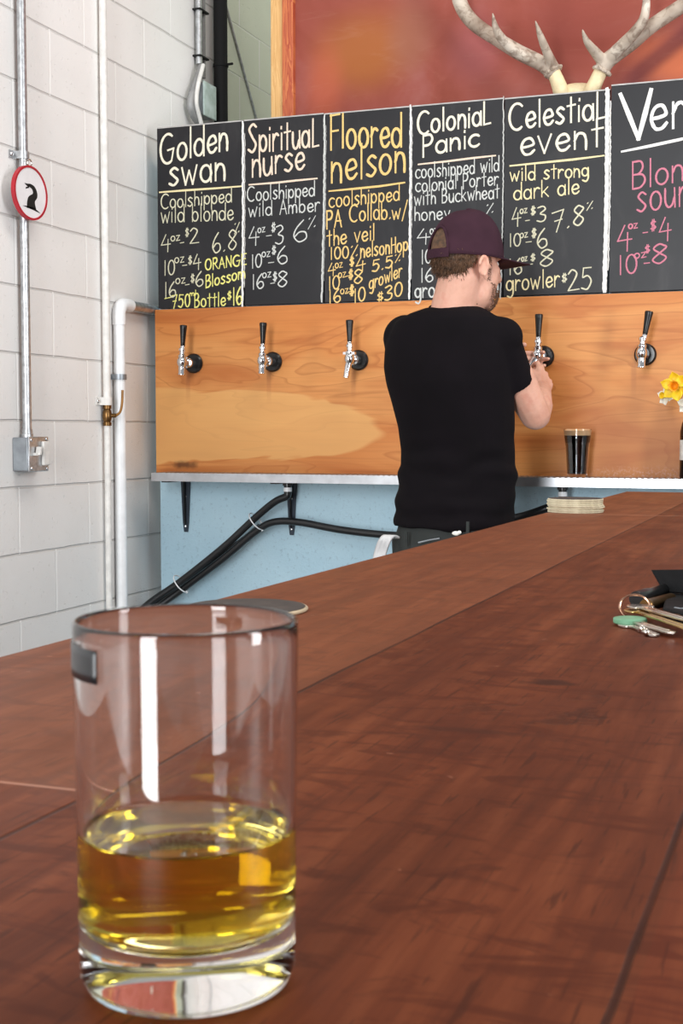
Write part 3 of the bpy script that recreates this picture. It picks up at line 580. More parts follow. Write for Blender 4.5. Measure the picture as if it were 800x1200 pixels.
an = thing('antler_mount', at(680, 105, Y=4.20), 'pale pair of deer antlers on a skull plate, over the right-hand chalkboards', 'antlers')
def ap(l): return [at(x, y, Y=4.20 + d) for x, y, d in l]
def antler(beam, br, tines, name):
    mb = MB(); mb.tube(crm(ap(beam)), interp(br), 16)
    for pts, r in tines: mb.tube(crm(ap(pts)), interp(r), 12)
    b = remesh(mb, .0035, 5)
    b.build(name, M['antler'], an, sharp=180)
PXM = .00265
antler([(650, 88, 0), (635, 75, 0), (609, 62, .02), (584, 47, .04), (556, 28, .06), (541, 8, .06), (535, -16, .05), (533, -50, .03)], [x * PXM for x in (9, 9, 9, 8.5, 9, 9, 9, 8)],
       [([(624, 70, 0), (604, 60, -.03), (590, 48, -.06), (581, 34, -.09), (577, 15, -.11)], [x * PXM for x in (7, 6.5, 6, 4.5, 1)]),
        ([(650, 82, 0), (641, 62, -.04), (633, 42, -.08), (627, 24, -.1)], [x * PXM for x in (7, 5.5, 4, 1)])], 'antler')
antler([(704, 84, 0), (713, 70, 0), (740, 50, .02), (764, 30, .04), (800, 6, .06), (840, -22, .06), (870, -60, .05)], [x * PXM for x in (9, 9.5, 9, 8.5, 8.5, 8, 7)],
       [([(710, 72, 0), (728, 54, -.03), (745, 36, -.05), (755, 19, -.06), (757, -8, -.06), (752, -30, -.05)], [x * PXM for x in (8, 7.5, 6.5, 5.5, 4, 2)]),
        ([(708, 74, 0), (697, 61, -.04), (687, 48, -.08), (682, 34, -.1)], [x * PXM for x in (7.5, 6, 4, 1)])], 'antler')
for pts in ([(648, 84, 0), (654, 98, 0), (660, 116, .02)], [(704, 83, 0), (697, 98, 0), (690, 116, .02)]):
    MB().tube(crm(ap(pts)), interp([.021, .023, .028]), 16).build('pedicle', M['bone'], an)
for a, b in (((646, 80, 0), (650, 87, 0)), ((707, 79, 0), (703, 87, 0))):
    q = ap([a, b]); ax = (q[1] - q[0]).normalized(); u, w = frame_of(ax); mb = MB(); ring = []
    for i in range(40):
        t = 2 * PI * i / 40; ring.append(q[0].lerp(q[1], .5) + (.024 + .003 * math.sin(t * 9)) * (math.cos(t) * u + math.sin(t) * w))
    mb.tube(ring, .0062, 8, closed=True); mb.build('burr', M['antler'], an)
mb = MB(); mb.ell(at(675, 111, Y=4.245), (.075, .045, .035)); mb.build('skull_plate', M['bone'], an)

# ================================================================== DRIP TRAY
tl, tr_, tf, tz = -2.172, .5, 4.02, 1.081
dt = thing('drip_tray', (-.8, 4.09, tz - .03), 'long narrow aluminium drip tray shelf under the row of taps', 'drip tray')
MB().box((tl, tf, tz - .028), (tr_, tf + .003, tz)).box((tl, tf + .003, tz - .028), (tr_, 4.16, tz - .024)).box((tl, tf + .003, tz - .024), (tl + .003, 4.16, tz)).build('tray_body', M['steel'], dt)
mb = MB()
nb = 150
for i in range(nb): x = tl + .006 + i * (tr_ - tl - .012) / nb; mb.box((x, tf + .004, tz - .003), (x + .010, 4.156, tz + .001))
mb.box((tl + .004, tf + .006, tz - .006), (tr_ - .004, tf + .012, tz - .001)).box((tl + .004, 4.145, tz - .006), (tr_ - .004, 4.155, tz - .001))
mb.build('grate', M['steel'], dt)
for px in (337, 659):
    c = at(px, 575, Y=4.10)
    MB().lathe([(.017, 0), (.017, -.014), (.013, -.014), (.013, -.045)], (c.x, 4.10, tz - .026), n=20).build('drain_spout', M['black'], dt)
    MB().lathe([(.0145, -.02), (.0145, -.034)], (c.x, 4.10, tz - .026), n=20).build('clamp_ring', M['pvc'], dt)
GB = 'shelf brackets under the drip tray'
def bracket(px, label):
    x = at(px, 590, Y=4.19).x; z1 = tz - .0285
    o = MB().prism([(x - .019, 4.186, z1), (x + .019, 4.186, z1), (x + .0115, 4.186, z1 - .15), (x + .007, 4.186, z1 - .185), (x - .007, 4.186, z1 - .185), (x - .0115, 4.186, z1 - .15)], (0, .004, 0)).build('shelf_bracket', M['bracket'], origin=(x, 4.19, z1))
    tag(o, label, 'bracket', GB)
    MB().prism([(x - .012, 4.03, z1 - .004), (x + .012, 4.03, z1 - .004), (x + .012, 4.186, z1 - .004), (x - .012, 4.186, z1 - .004)], (0, 0, .004)).build('shelf_arm', M['black'], o)
    MB().prism([(x - .0025, 4.186, z1 - .004), (x - .0025, 4.168, z1 - .004), (x - .0025, 4.178, z1 - .15), (x - .0025, 4.186, z1 - .16)], (.005, 0, 0)).build('gusset', M['black'], o)
    for dz in (.165, .06): MB().ell((x, 4.185, z1 - dz), (.005, .003, .005), nu=10, nv=8).build('screw', M['chrome'], o)
bracket(218, 'black shelf bracket nearest the left wall, below the leftmost tap')
bracket(342, 'black shelf bracket behind the drain hose under the tray')

# ================================================================== BEER TAPS
def tap(px, label, style='ball', lean=0.0, tilt=0.0):
    z = 1.458; x = at(px, 421, Y=PF).x
    r = thing('beer_tap', (x, PF, z), label, 'tap', 'beer taps on the plywood panel')
    MB().lathe([(.031, 0), (.034, .003), (.034, .008), (.029, .014), (.0165, .0145)], (x, PF, z), (0, -1, 0), 36).build('flange', M['black'], r)
    MB().lathe([(.0125, .01), (.0125, .045), (.018, .045), (.0185, .060), (.013, .062), (.0125, .085)], (x, PF, z), (0, -1, 0), 24).build('shank', M['chrome'], r)
    yb = PF - .092
    mb = MB(); mb.ell((x, yb, z), (.017, .02, .021))
    mb.lathe([(.011, .012), (.013, .016), (.013, .024), (.009, .028), (.009, .036), (.012, .038), (.012, .046), (.0075, .05)], (x, yb, z), (lean * .4, 0, 1), 20)
    mb.build('faucet_body', M['chrome'], r)
    if style == 'ball':
        mb = MB().lathe([(.012, -.010), (.0125, -.02), (.0115, -.036), (.0125, -.038), (.0125, -.044), (.009, -.044)], (x, yb, z), (.0, .08, 1), 20)
    elif style == 'long':
        mb = MB().tube([(x, yb, z - .004), (x - .004, yb - .008, z - .03), (x - .008, yb - .014, z - .062)], [.012, .0105, .009], 18); mb.box((x - .02, yb - .008, z + .014), (x + .02, yb + .008, z + .022))
    else:
        mb = MB().tube([(x, yb, z - .002), (x - .017, yb - .012, z - .030), (x - .034, yb - .022, z - .058)], [.013, .011, .0085], 18)
    mb.build('spout', M['chrome'], r)
    hx = lean
    a = Vector((x + hx * .05, yb - tilt * .05, z + .050)); d = Vector((hx, -tilt, 1)).normalized()
    MB().lathe([(.0065, 0), (.0075, .003), (.0085, .022), (.0118, .063), (.0128, .070), (.0118, .075), (.006, .0765)], a, d, 20).build('handle', M['black'], r)
    MB().lathe([(.0078, -.008), (.0085, -.004), (.0085, .004), (.007, .006)], a, d, 18).build('ferrule', M['chrome'], r)
    return r
tap(227.5, 'leftmost beer tap, black handle leaning slightly right', 'ball', .05)
tap(320, 'beer tap with a ball body, second from the left', 'ball', .03)
tap(420.5, 'beer tap with long slanting chrome spout left of the man', 'long', 0.0)
tap(637, 'beer tap held by the man in the cap, slanted spout', 'slant', 0.02)
tap(756, 'rightmost beer tap, leaning right above the daffodils', 'ball', .17)

# ================================================================== HOSES
def hose(pts, label, r=.0125):
    o = MB().tube(crm(pts, 10), r, 16).build('drain_hose', M['rubber']); return tag(o, label, 'hose', 'black drain hoses below the tray')
def hp(l): return [at(x, y, Y=Yv) for x, y, Yv in l]
dx = at(337, 575, Y=4.10).x
hose([Vector((dx, 4.10, 1.018)), Vector((dx - .004, 4.10, 1.005))] + hp([(322, 588, 4.10), (300, 606, 4.11), (262, 641, 4.11), (212, 681, 4.10), (176, 706, 4.08), (150, 730, 4.06)]), 'black hose dropping from the tray drain and running down to the left')
hose(hp([(505, 628, 4.11), (455, 627, 4.12), (400, 621, 4.12), (350, 612, 4.12), (320, 612, 4.12), (298, 624, 4.12), (262, 654, 4.12), (214, 690, 4.12), (182, 714, 4.10), (150, 744, 4.08)]), 'black hose arching right across the blue wall to behind the man')
hose(hp([(304, 616, 4.145), (284, 632, 4.15), (256, 652, 4.15), (210, 688, 4.14), (170, 716, 4.12), (150, 730, 4.10)]), 'thin black hose tucked between the two drain hoses', .008)
rx = at(659, 575, Y=4.10).x
hose([Vector((rx, 4.10, 1.012))] + [Vector((rx - .006, 4.10, 1.0))] + hp([(640, 596, 4.09), (610, 606, 4.08), (570, 614, 4.09), (540, 622, 4.1), (510, 628, 4.11)]), 'black hose from the right drain, passing behind the man at the hip', .014)
for (px, py), nm in (((300, 611), 'pale cable tie around the hoses below the tray drain'), ((212, 684), 'pale cable tie around the hoses near the left wall')):
    c = at(px, py, Y=4.115); d = (at(px - 40, py + 33, Y=4.115) - c).normalized(); u = Vector((0, 1, 0)); w = d.cross(u).normalized(); mb = MB(); ring = []
    for i in range(28): t = 2 * PI * i / 28; ring.append(c + u * .034 * math.cos(t) + w * (.034 if px > 250 else .036) * math.sin(t))
    mb.tube(ring, .0022, 8, closed=True); mb.obox(c + w * .036, d * .003, u * .003, w * .004)
    tag(mb.build('cable_tie', M['pvc']), nm, 'cable tie', 'cable ties on the hoses')

# ================================================================== LEFT WALL FITTINGS
def strap(x, y, z, r, parent, mat, w=.022):
    mb = MB(); pts = [Vector((XW + .0015, y - r - .03, z)), Vector((XW + .0015, y - r - .004, z))]
    for i in range(13): a = PI - PI * i / 12; pts.append(Vector((x + (r + .0015) * math.sin(a), y + (r + .0015) * math.cos(a), z)))
    pts += [Vector((XW + .0015, y + r + .004, z)), Vector((XW + .0015, y + r + .03, z))]
    vs = []; fs = []
    for i, p in enumerate(pts):
        t = (pts[min(i + 1, len(pts) - 1)] - pts[max(i - 1, 0)]).normalized(); n = Vector((t.y, -t.x, 0)) * .0025
        vs += [p + Vector((0, 0, -w / 2)), p + Vector((0, 0, w / 2)), p + n + Vector((0, 0, w / 2)), p + n + Vector((0, 0, -w / 2))]
    for i in range(len(pts) - 1):
        for a in range(4): fs.append((4 * i + a, 4 * i + (a + 1) % 4, 4 * i + 4 + (a + 1) % 4, 4 * i + 4 + a))
    fs += [(3, 2, 1, 0), tuple(4 * (len(pts) - 1) + k for k in range(4))]
    mb.add(vs, fs)
    o = mb.build('strap', mat, parent)
    for s in (-1, 1): MB().ell((XW + .005, y + s * (r + .02), z), (.005, .007, .007), nu=10, nv=8).build('strap_screw', M['chrome'], o)
    return o
cy = 3.392
cd = thing('electrical_conduit', (XW + .02, cy, 1.2), 'tall silver conduit pipe on the left wall above the switch box', 'conduit')
MB().tube([(XW + .022, cy, 1.205), (XW + .022, cy, 3.6)], .0135, 18).build('pipe', M['galv'], cd)
strap(XW + .022, cy, 2.035, .0135, cd, M['galv'])
MB().lathe([(.0175, 0), (.0175, .012), (.0155, .014), (.0155, .026)], (XW + .022, cy, 1.203), n=18).build('connector', M['galv'], cd)
by0, by1, bz0, bz1 = 3.345, 3.445, 1.105, 1.205
sb = thing('switch_box', (XW, 3.395, bz0), 'grey metal electrical switch box at the lower end of the conduit', 'switch box')
MB().box((XW, by0, bz0), (XW + .055, by1, bz1)).build('box_body', M['greybox'], sb, bevel=.004)
MB().box((XW + .055, by0 - .002, bz0 - .002), (XW + .060, by1 + .002, bz1 + .002)).build('cover_plate', M['galv'], sb, bevel=.003)
MB().box((XW + .06, 3.405, bz0 + .016), (XW + .07, 3.44, bz1 - .012)).build('outlet_flap', M['wpaint'], sb, bevel=.003)
MB().obox((XW + .066, 3.372, 1.155), (.006, 0, 0), (0, .010, 0), (0, 0, .004)).obox((XW + .071, 3.378, 1.165), (.008, 0, 0), (0, .004, 0), (0, .003, .012)).build('toggle', M['wpaint'], sb)
for y, z in ((by0 + .01, bz1 - .008), (by0 + .01, bz0 + .008), (by1 - .01, bz1 - .006), (by1 - .01, bz0 + .006)): MB().ell((XW + .061, y, z), (.003, .005, .005), nu=10, nv=8).build('cover_screw', M['chrome'], sb)

# hanging oval sign
sx_ = XW + .052; sy, sz, sry, srz = 3.380, 1.922, .084, .0765
sg = thing('hanging_sign', (sx_, sy, sz), 'white oval sign with red rim and black long-necked emblem, hanging on the conduit', 'sign')
def ov(ry, rz, n=56): return [(math.cos(2 * PI * i / n) * ry, math.sin(2 * PI * i / n) * rz) for i in range(n)]
MB().prism([(sx_ - .008, sy + a, sz + b) for a, b in ov(sry * .97, srz * .97)], (.010, 0, 0)).build('sign_face', M['white'], sg)
mb = MB(); rim = []; n = 64
for i in range(n):
    a = 2 * PI * i / n; ca, sa = math.cos(a), math.sin(a)
    for (k, dx_) in ((1.03, -.008), (1.03, .004), (.945, .004), (.945, -.008)): rim.append(Vector((sx_ + dx_, sy + sry * k * ca, sz + srz * k * sa)))
fs = []
for i in range(n):
    j = (i + 1) % n
    for k in range(4): fs.append((4 * i + k, 4 * i + (k + 1) % 4, 4 * j + (k + 1) % 4, 4 * j + k))
mb.add(rim, fs); mb.build('sign_rim', M['red'], sg)
# emblem: bent neck with an open beak on a base line (crop px, centre 415,650 / half sizes 200,325)
spine = [(420, 850, 62), (415, 780, 52), (425, 725, 46), (462, 680, 36), (470, 630, 28), (450, 580, 27), (415, 560, 25), (385, 558, 20)]
L = []; R = []
sp = crm([(a, b, 0) for a, b, w in spine], 5); ws = interp([w for a, b, w in spine], 5)
for i, p in enumerate(sp):
    t = (sp[min(i + 1, len(sp) - 1)] - sp[max(i - 1, 0)]).normalized(); nn = Vector((-t.y, t.x, 0)); L.append(p + nn * ws[i]); R.append(p - nn * ws[i])
def em(p): return Vector((sx_ + .0026, sy + (p[0] - 415) / 205 * sry * .96, sz - (p[1] - 650) / 325 * srz * .96))
mb = MB()
vs = [em(p) for p in L + R]; k = len(L); mb.add(vs, [(i, i + 1, k + i + 1, k + i) for i in range(k - 1)])
for poly in ([(400, 540), (330, 545), (350, 565), (385, 585)], [(385, 575), (350, 590), (345, 615), (365, 605), (395, 590)], [(300, 840), (350, 832), (440, 830), (490, 848), (540, 882), (440, 862), (350, 848)]): mb.add([em(p) for p in poly], [tuple(range(len(poly)))])
mb.build('emblem', M['ink'], sg)
mb = MB(); hk = [Vector((sx_ - .002, sy + .002 + .010 * math.cos(2 * PI * i / 20), sz + srz * 1.03 + .009 + .010 * math.sin(2 * PI * i / 20))) for i in range(20)]
mb.tube(hk, .0022, 8, closed=True); mb.tube([(sx_ - .002, sy + .002, sz + srz * 1.03 + .018), (XW + .034, cy, 2.022)], .002, 8); mb.build('hanging_ring', M['nickel'], sg)

# thin white water line with ball valve
wy = 3.865
wp = thing('water_pipe', (XW + .018, wy, 0), 'thin white painted water pipe with a brass ball valve on the block wall', 'pipe')
wx = XW + .019; vz = at(127, 487, X=wx).z
MB().tube([(wx, wy, vz + .03), (wx, wy, 3.6)], .0125, 16).tube([(wx, wy, 0), (wx, wy, vz - .03)], .0105, 16).build('pipe', M['wpaint'], wp)
strap(wx, wy, at(122, 470, X=wx).z, .0125, wp, M['wpaint'], .026)
vb = MB().lathe([(.0145, -.034), (.0145, -.022), (.011, -.022), (.015, -.012), (.0165, 0), (.015, .012), (.011, .022), (.0145, .022), (.0145, .034)], (wx, wy, vz), n=18).tube([(wx, wy, vz), (wx + .03, wy + .006, vz)], .007, 12).build('valve_body', M['bronze'], wp)
MB().tube(crm([(wx + .03, wy + .006, vz), (wx + .034, wy + .026, vz + .012), (wx + .036, wy + .036, vz + .04), (wx + .036, wy + .040, vz + .085)], 5), [.0042] * 16, 10).build('valve_lever', M['yellowh'], vb)
# white PVC drain pipe with elbow
dy = 3.944; dxp = XW + .0225; ez = 1.655
dp = thing('drain_pipe', (dxp, dy, 0), 'thick white plastic drain pipe turning in an elbow behind the plywood panel', 'pipe')
MB().tube([(dxp, dy, 0), (dxp, dy, ez - .05)], .0195, 20).build('riser', M['pvc'], dp)
el = [(dxp, dy, ez - .075), (dxp, dy, ez - .04)] + [(dxp, dy + .035 * (1 - math.cos(a)), ez - .04 + .035 * math.sin(a)) for a in [PI / 2 * i / 8 for i in range(1, 9)]] + [(dxp, dy + .075, ez - .005)]
MB().tube(el, .0225, 20).build('elbow', M['pvc'], dp)
MB().tube([(dxp, dy + .06, ez - .005), (dxp, 4.7, ez - .005)], .0185, 20).build('crosspipe', M['galv'], dp)
strap(dxp, dy, at(143, 442, X=dxp).z, .0195, dp, M['greybox'], .018)
# conduits in the upper corner
uy = 4.60
uc = thing('electrical_conduit', (XW + .015, uy, 2.5), 'short pair of thin grey conduits above the junction box in the wall corner', 'conduit')
MB().tube([(XW + .018, uy - .03, 2.60), (XW + .018, uy - .03, 3.6)], .013, 14).build('pipe', M['galv'], uc)
MB().tube([(XW + .014, uy + .015, 2.56), (XW + .014, uy + .015, 3.6)], .009, 14).build('pipe', M['duct'], uc)
for z in (at(237, 14, X=-2.25).z, at(237, 68, X=-2.25).z): MB().box((XW, uy - .048, z - .003), (XW + .033, uy + .028, z + .003)).build('clip', M['pipeblack'], uc)
jb = thing('junction_box', (XW, uy + .02, 2.44), 'small box with a pale teal cover in the corner above the leftmost chalkboard', 'junction box')
jz0, jz1 = at(240, 133, X=-2.22).z, at(240, 95, X=-2.22).z
MB().box((XW, uy - .045, jz0), (XW + .04, uy + .055, jz1)).build('box_body', M['greybox'], jb, bevel=.004)
MB().box((XW + .04, uy - .048, jz0 - .004), (XW + .046, uy + .062, jz1 + .004)).build('cover', M['teal'], jb, bevel=.003)
fx = thing('flexible_conduit', (XW + .02, uy, 2.4), 'grey flexible conduit loop curving beside the junction box', 'conduit')
pts = crm([at(236, 78, X=-2.24), at(229, 100, X=-2.24), at(223, 118, X=-2.24), at(226, 134, X=-2.24), at(236, 150, X=-2.24), at(246, 170, X=-2.24)], 8)
MB().tube(pts, [.0125 + .0012 * (i % 2) for i in range(len(pts))], 14).build('outer_run', M['duct'], fx)
MB().tube(crm([at(238, 76, X=-2.22), at(232, 100, X=-2.22), at(230, 120, X=-2.22), at(234, 138, X=-2.22), at(240, 160, X=-2.22)], 8), .008, 12).build('inner_run', M['wpaint'], fx)
bp = thing('vent_pipe', (-2.238, 4.75, 2), 'thick black vertical pipe in the corner above the leftmost chalkboards', 'pipe')
c0 = at(258.5, 70, X=-2.238); vy = c0.y
MB().tube([(c0.x, vy, 2.0), (c0.x, vy, 3.6)], .0265, 22).build('pipe', M['pipeblack'], bp)
zz = at(258, 77, Y=vy).z; MB().lathe([(.030, -.005), (.030, .005)], (c0.x, vy, zz), n=22).tube([(c0.x, vy, zz), (c0.x + .055, vy - .01, zz)], .005, 8).build('clamp', M['pipeblack'], bp)
MB().box((XW, vy - .012, 2.05), (c0.x, vy + .012, 2.08)).build('wall_bracket', M['pipeblack'], bp)
wc = MB().tube([at(262, -30, X=XW + .005), at(264, 4, X=XW + .005), at(300, 138, X=XW + .005), at(309, 170, X=XW + .005)], .005, 10).build('wall_line', M['duct']); wc.data.materials[0] = M['galv']; tag(wc, 'thin grey line slanting down the greenish block wall left of the painting', 'cable')  # thin raised line added along a faint diagonal mark on the blocks

# ================================================================== THINGS ON THE TRAY
c = at(676, 560, Y=4.085); g0 = Vector((c.x, 4.085, tz + .001))
pg = thing('pint_glass', g0, 'pint glass of black stout with a tan head standing on the drip tray', 'glass')
MB().lathe([(.0001, 0), (.029, 0), (.0305, .004), (.036, .09), (.0425, .142), (.0425, .148), (.0412, .148), (.0346, .09), (.029, .01), (.0001, .01)], g0, n=40).build('glass_wall', M['glass'], pg)
MB().lathe([(.0001, .0102), (.0288, .0104), (.0344, .09), (.0392, .128), (.0001, .128)], g0, n=40).build('stout', M['stout'], pg)
MB().lathe([(.0001, .1282), (.0392, .1282), (.0408, .143), (.035, .1455), (.0001, .1465)], g0, n=40).build('foam', M['foam'], pg)

v0 = Vector((at(811, 560, Y=4.09).x, 4.09, tz + .001))
vs_ = thing('bottle_vase', v0, 'dark brown bottle used as a vase at the right end of the tray', 'vase')
MB().lathe([(.0001, 0), (.036, 0), (.038, .004), (.038, .14), (.033, .165), (.018, .195), (.0155, .205), (.0155, .245), (.0175, .247), (.0175, .257), (.013, .257), (.013, .22), (.0001, .21)], v0, n=36).build('bottle', M['vase'], vs_)
MB().lathe([(.0384, .055), (.0384, .115)], v0, n=36).build('paper_label', M['paper'], vs_)
def daffodil(c, facing, s, pm_, cm_, label):
    root = thing('daffodil', c, label, 'flower', 'daffodils in the bottle vase')
    f = Vector(facing).normalized(); u, w = frame_of(f)
    for k in range(6):
        a = k * PI / 3 + .3; d = math.cos(a) * u + math.sin(a) * w; t = f.cross(d); vsx = []; fs = []
        N, Mm = 9, 7
        for i in range(N):
            q = i / (N - 1); wd = s * .27 * math.sin(PI * min(1, q * .93 + .07)) ** .7 * (1 if q < .6 else 1 - ((q - .6) / .4) ** 2 * .75)
            for j in range(Mm):
                e = (j / (Mm - 1) - .5) * 2
                vsx.append(c + d * s * (.1 + .62 * q) + t * wd * e + f * s * ((-.12 if k % 2 else .0) + .10 * q * q + .08 * (1 - e * e) * -1 + .03 * math.sin(q * 7 + k)))
        for i in range(N - 1):
            for j in range(Mm - 1): fs.append((i * Mm + j, i * Mm + j + 1, (i + 1) * Mm + j + 1, (i + 1) * Mm + j))
        p = MB().add(vsx, fs).build('petal', pm_, root, sharp=180)
        sdf = p.modifiers.new('solid', 'SOLIDIFY'); sdf.thickness = .0006
    vsx = []; fs = []; n = 36
    for i, (r, h) in enumerate(((.07, -.05), (.16, .02), (.20, .18), (.21, .30), (.26, .37), (.24, .372), (.18, .29), (.16, .18), (.10, .05), (.002, .03))):
        for j in range(n):
            a = 2 * PI * j / n; rr = r * (1 + (.09 * math.sin(a * 9) if i in (4, 5) else 0)); vsx.append(c + f * s * h + s * rr * (math.cos(a) * u + math.sin(a) * w))
    for i in range(9):
        for j in range(n): fs.append((i * n + j, i * n + (j + 1) % n, (i + 1) * n + (j + 1) % n, (i + 1) * n + j))
    MB().add(vsx, fs).build('corona', cm_, root, sharp=180)
    top = v0 + Vector((0, 0, .25))
    MB().tube(crm([c - f * s * .02, c - f * s * .35 + Vector((0, 0, .01)), top.lerp(c, .45) + Vector((0, .01, .02)), top - Vector((0, 0, .04))], 8), .0028, 8).build('stem', M['stem'], root)
c1 = at(791, 453, Y=3.97)
daffodil(c1, (-.12, -1, .05), .062, M['petal'], M['corona'], 'large yellow daffodil with orange trumpet leaning out of the bottle vase')
daffodil(at(779, 464, Y=4.0), (-.6, -.85, .1), .040, M['wpetal'], M['petal'], 'small white daffodil below and left of the big yellow one')
daffodil(at(806, 474, Y=4.03), (.1, -.9, -.2), .046, M['wpetal'], M['petal'], 'white daffodil drooping under the big yellow one')

# ================================================================== THINGS ON THE COUNTER
ZT = 1.0702
def round_disc(c, r, h, rc=.002, n=48): return MB().lathe([(.0001, 0), (r - rc, 0), (r, rc), (r, h - rc), (r - rc, h), (.0001, h)], c, n=n)
sk = at(674, 600, Z=ZT)
GC = 'pulp coasters in the stack'
nco = 9
for i in range(nco):
    cc = (sk.x + random.uniform(-.0022, .0022), sk.y + random.uniform(-.002, .002), ZT + i * .0029)
    lab = 'bottom pulp coaster of the round stack at the far end of the counter' if i == 0 else ('dark printed top coaster of the round stack at the far end of the counter' if i == nco - 1 else 'one of the middle pulp coasters in the round stack on the counter')
    o = tag(round_disc(cc, .0535 - random.random() * .0012, .0027, .0008).build('coaster', M['pulp']), lab, 'coaster', GC)
    if i == nco - 1: round_disc((cc[0], cc[1], cc[2] + .0026), .0505, .0006, .0002).build('printed_face', M['corkdark'], o, )
cc = at(288, 715, Z=ZT)
o = tag(round_disc(cc, .0535, .0032, .001).build('coaster', M['palerim']), 'flat round dark coaster with pale rim just behind the beer glass', 'coaster')
round_disc((cc.x, cc.y, ZT + .0031), .0512, .0006, .0002).build('printed_face', M['corkdark'], o)

# --- keys
kc = at(742, 728, Z=ZT)
kb = thing('key_bunch', (kc.x, kc.y, ZT), 'bunch of keys on a metal ring with a small dark torch, lying on the counter', 'keys')
def kp(px, py, h=0.0): q = at(px, py, Z=ZT + h); return q
# split ring standing up a little, ringed through the heads
ringc = kp(742, 711, .010); mb = MB(); ua = (kp(760, 712, .010) - kp(727, 712, .010)).normalized(); ub = (Vector((0, 0, 1)) * .9 + Vector((-.1, .45, 0))).normalized()
for dr in (0, .0013):
    mb.tube([ringc + ua * (.0125) * math.cos(2 * PI * i / 36) + ub * (.0105) * math.sin(2 * PI * i / 36) + Vector((.001, dr, 0)) for i in range(36)], .0008, 8, closed=True)
mb.build('split_ring', M['copper'], kb)
def key(head, tip, mat, capm, z, nm='key'):
    a, b = kp(*head, z), kp(*tip, z); d = (b - a).normalized(); s = Vector((d.y, -d.x, 0)); up = Vector((0, 0, 1)); t = .0010
    pts = []
    for i in range(20):
        an_ = math.radians(40 + 280 * i / 19); pts.append(a + d * (math.cos(an_) * .0105) + s * math.sin(an_) * .0115)
    L_ = (b - a).length
    edge = [(.0085, -.0045)] + [(.018 + i * (L_ - .021) / 8, -.0045 + (.0015 if i % 2 else 0)) for i in range(9)] + [(L_, 0), (L_ - .003, .0042), (.0085, .0042)]
    pts2 = [a + d * x + s * y for x, y in edge]
    mb = MB().prism([q - up * t for q in pts2], up * 2 * t).prism([q - up * t for q in pts], up * 2 * t)
    mb.obox((a + b) / 2 + d * .006 + up * t, d * L_ * .3, s * .0008, up * .0004)
    k = mb.build(nm, mat, kb, bevel=.0004)
    if capm:
        pts3 = []
        for i in range(24):
            an_ = 2 * PI * i / 24; pts3.append(a + d * math.cos(an_) * .0125 + s * math.sin(an_) * .0135 - up * .0022)
        MB().prism(pts3, up * .0044).build('key_cap', capm, k, bevel=.001)
key((738, 727), (790, 742), M['nickel'], M['green'], .0035)
key((747, 716), (812, 738), M['brass'], None, .0075)
key((750, 711), (822, 731), M['nickel'], None, .0105)
key((741, 733), (768, 745), M['nickel'], None, .0012)
for px, py in ((757, 741), (752, 737)): q = kp(px, py, .003); MB().ell(q, (.0026, .0026, .003), nu=10, nv=8).build('bead', M['nickel'], kb)
a, b = kp(745, 702, .013), kp(783, 690, .013); d = (b - a).normalized()
MB().lathe([(.0001, 0), (.0062, 0), (.0066, .001), (.0066, .028), (.0056, .029), (.0056, (b - a).length), (.0001, (b - a).length)], a, d, 20).build('torch_barrel', M['black'], kb)
a, b = kp(756, 710, .0085), kp(786, 702, .0085); d = (b - a).normalized()
MB().lathe([(.0001, 0), (.0052, 0), (.0058, .001), (.0058, .006), (.0052, .007), (.0052, (b - a).length), (.0001, (b - a).length)], a, d, 20).build('metal_sleeve', M['bronze'], kb)
# --- black leather wallet, flap raised
wl = thing('leather_wallet', kp(815, 715), 'black leather wallet with its flap standing up, right of the keys', 'wallet')
lo = [kp(776, 722, .004), kp(860, 742, .004), kp(880, 706, .004), kp(782, 697, .004)]
MB().prism([Vector((q.x, q.y, ZT)) for q in lo], (0, 0, .011)).build('wallet_body', M['leather'], wl, bevel=.002)
q0, q1, q2 = kp(779, 694, .011), kp(868, 702, .011), None
t0 = at(764, 668, Y=q0.y + .008); t1 = at(850, 667, Y=q1.y + .008)
nrm = (q1 - q0).cross(t0 - q0).normalized() * .0035
MB().prism([q0, q1, t1, t0], nrm).build('flap', M['leather'], wl, bevel=.001)
MB().tube([kp(779, 692, .011), kp(789, 692, .012)], .002, 10).ell(kp(777, 690, .013), (.003, .003, .003), nu=10, nv=8).build('snap', M['nickel'], wl)
MB().tube(crm([kp(790, 712, .0152), kp(800, 713, .0152), kp(815, 710, .0152)]), .0006, 6).build('stitching', M['greybox'], wl)

# --- the tasting glass in the foreground
gb = Vector((-.1660, .3265, ZT))
tg = thing('tasting_glass', gb, 'straight tasting glass half full of golden beer, in the foreground on the counter', 'glass')
H, RO, RB = .1022, .0310, .0299
outer = [(.0001, .0012), (.020, .0008), (.0262, 0), (.0285, .0012), (RB, .0045), (RB + .0002, .012), (.0303, .04), (.0307, .07), (RO, .098), (RO, H - .0014), (RO - .0001, H - .0008), (RO - .0004, H - .0003), (RO - .0008, H)]
inner = [(RO - .0012, H - .0003), (RO - .0015, H - .0008), (RO - .0016, H - .0014), (RO - .0017, H - .006), (.0292, .07), (.0288, .04), (.0286, .024), (.0272, .0185), (.022, .0160), (.012, .0150), (.0001, .0148)]
MB().lathe(outer + inner, gb, n=72).build('glass_wall', M['glass'], tg, sharp=180)
LQ = .0430
liq = [(.0001, .01470), (.012, .01490), (.022, .01590), (.0273, .0184), (.0287, .024), (.0289, .040), (.02895, LQ + .0012), (.0281, LQ + .0003), (.027, LQ), (.0001, LQ)]
MB().lathe(liq, gb, n=72).build('beer', M['beer'], tg, sharp=60)
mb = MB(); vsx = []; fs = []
va = math.atan2(gb.x, gb.y)
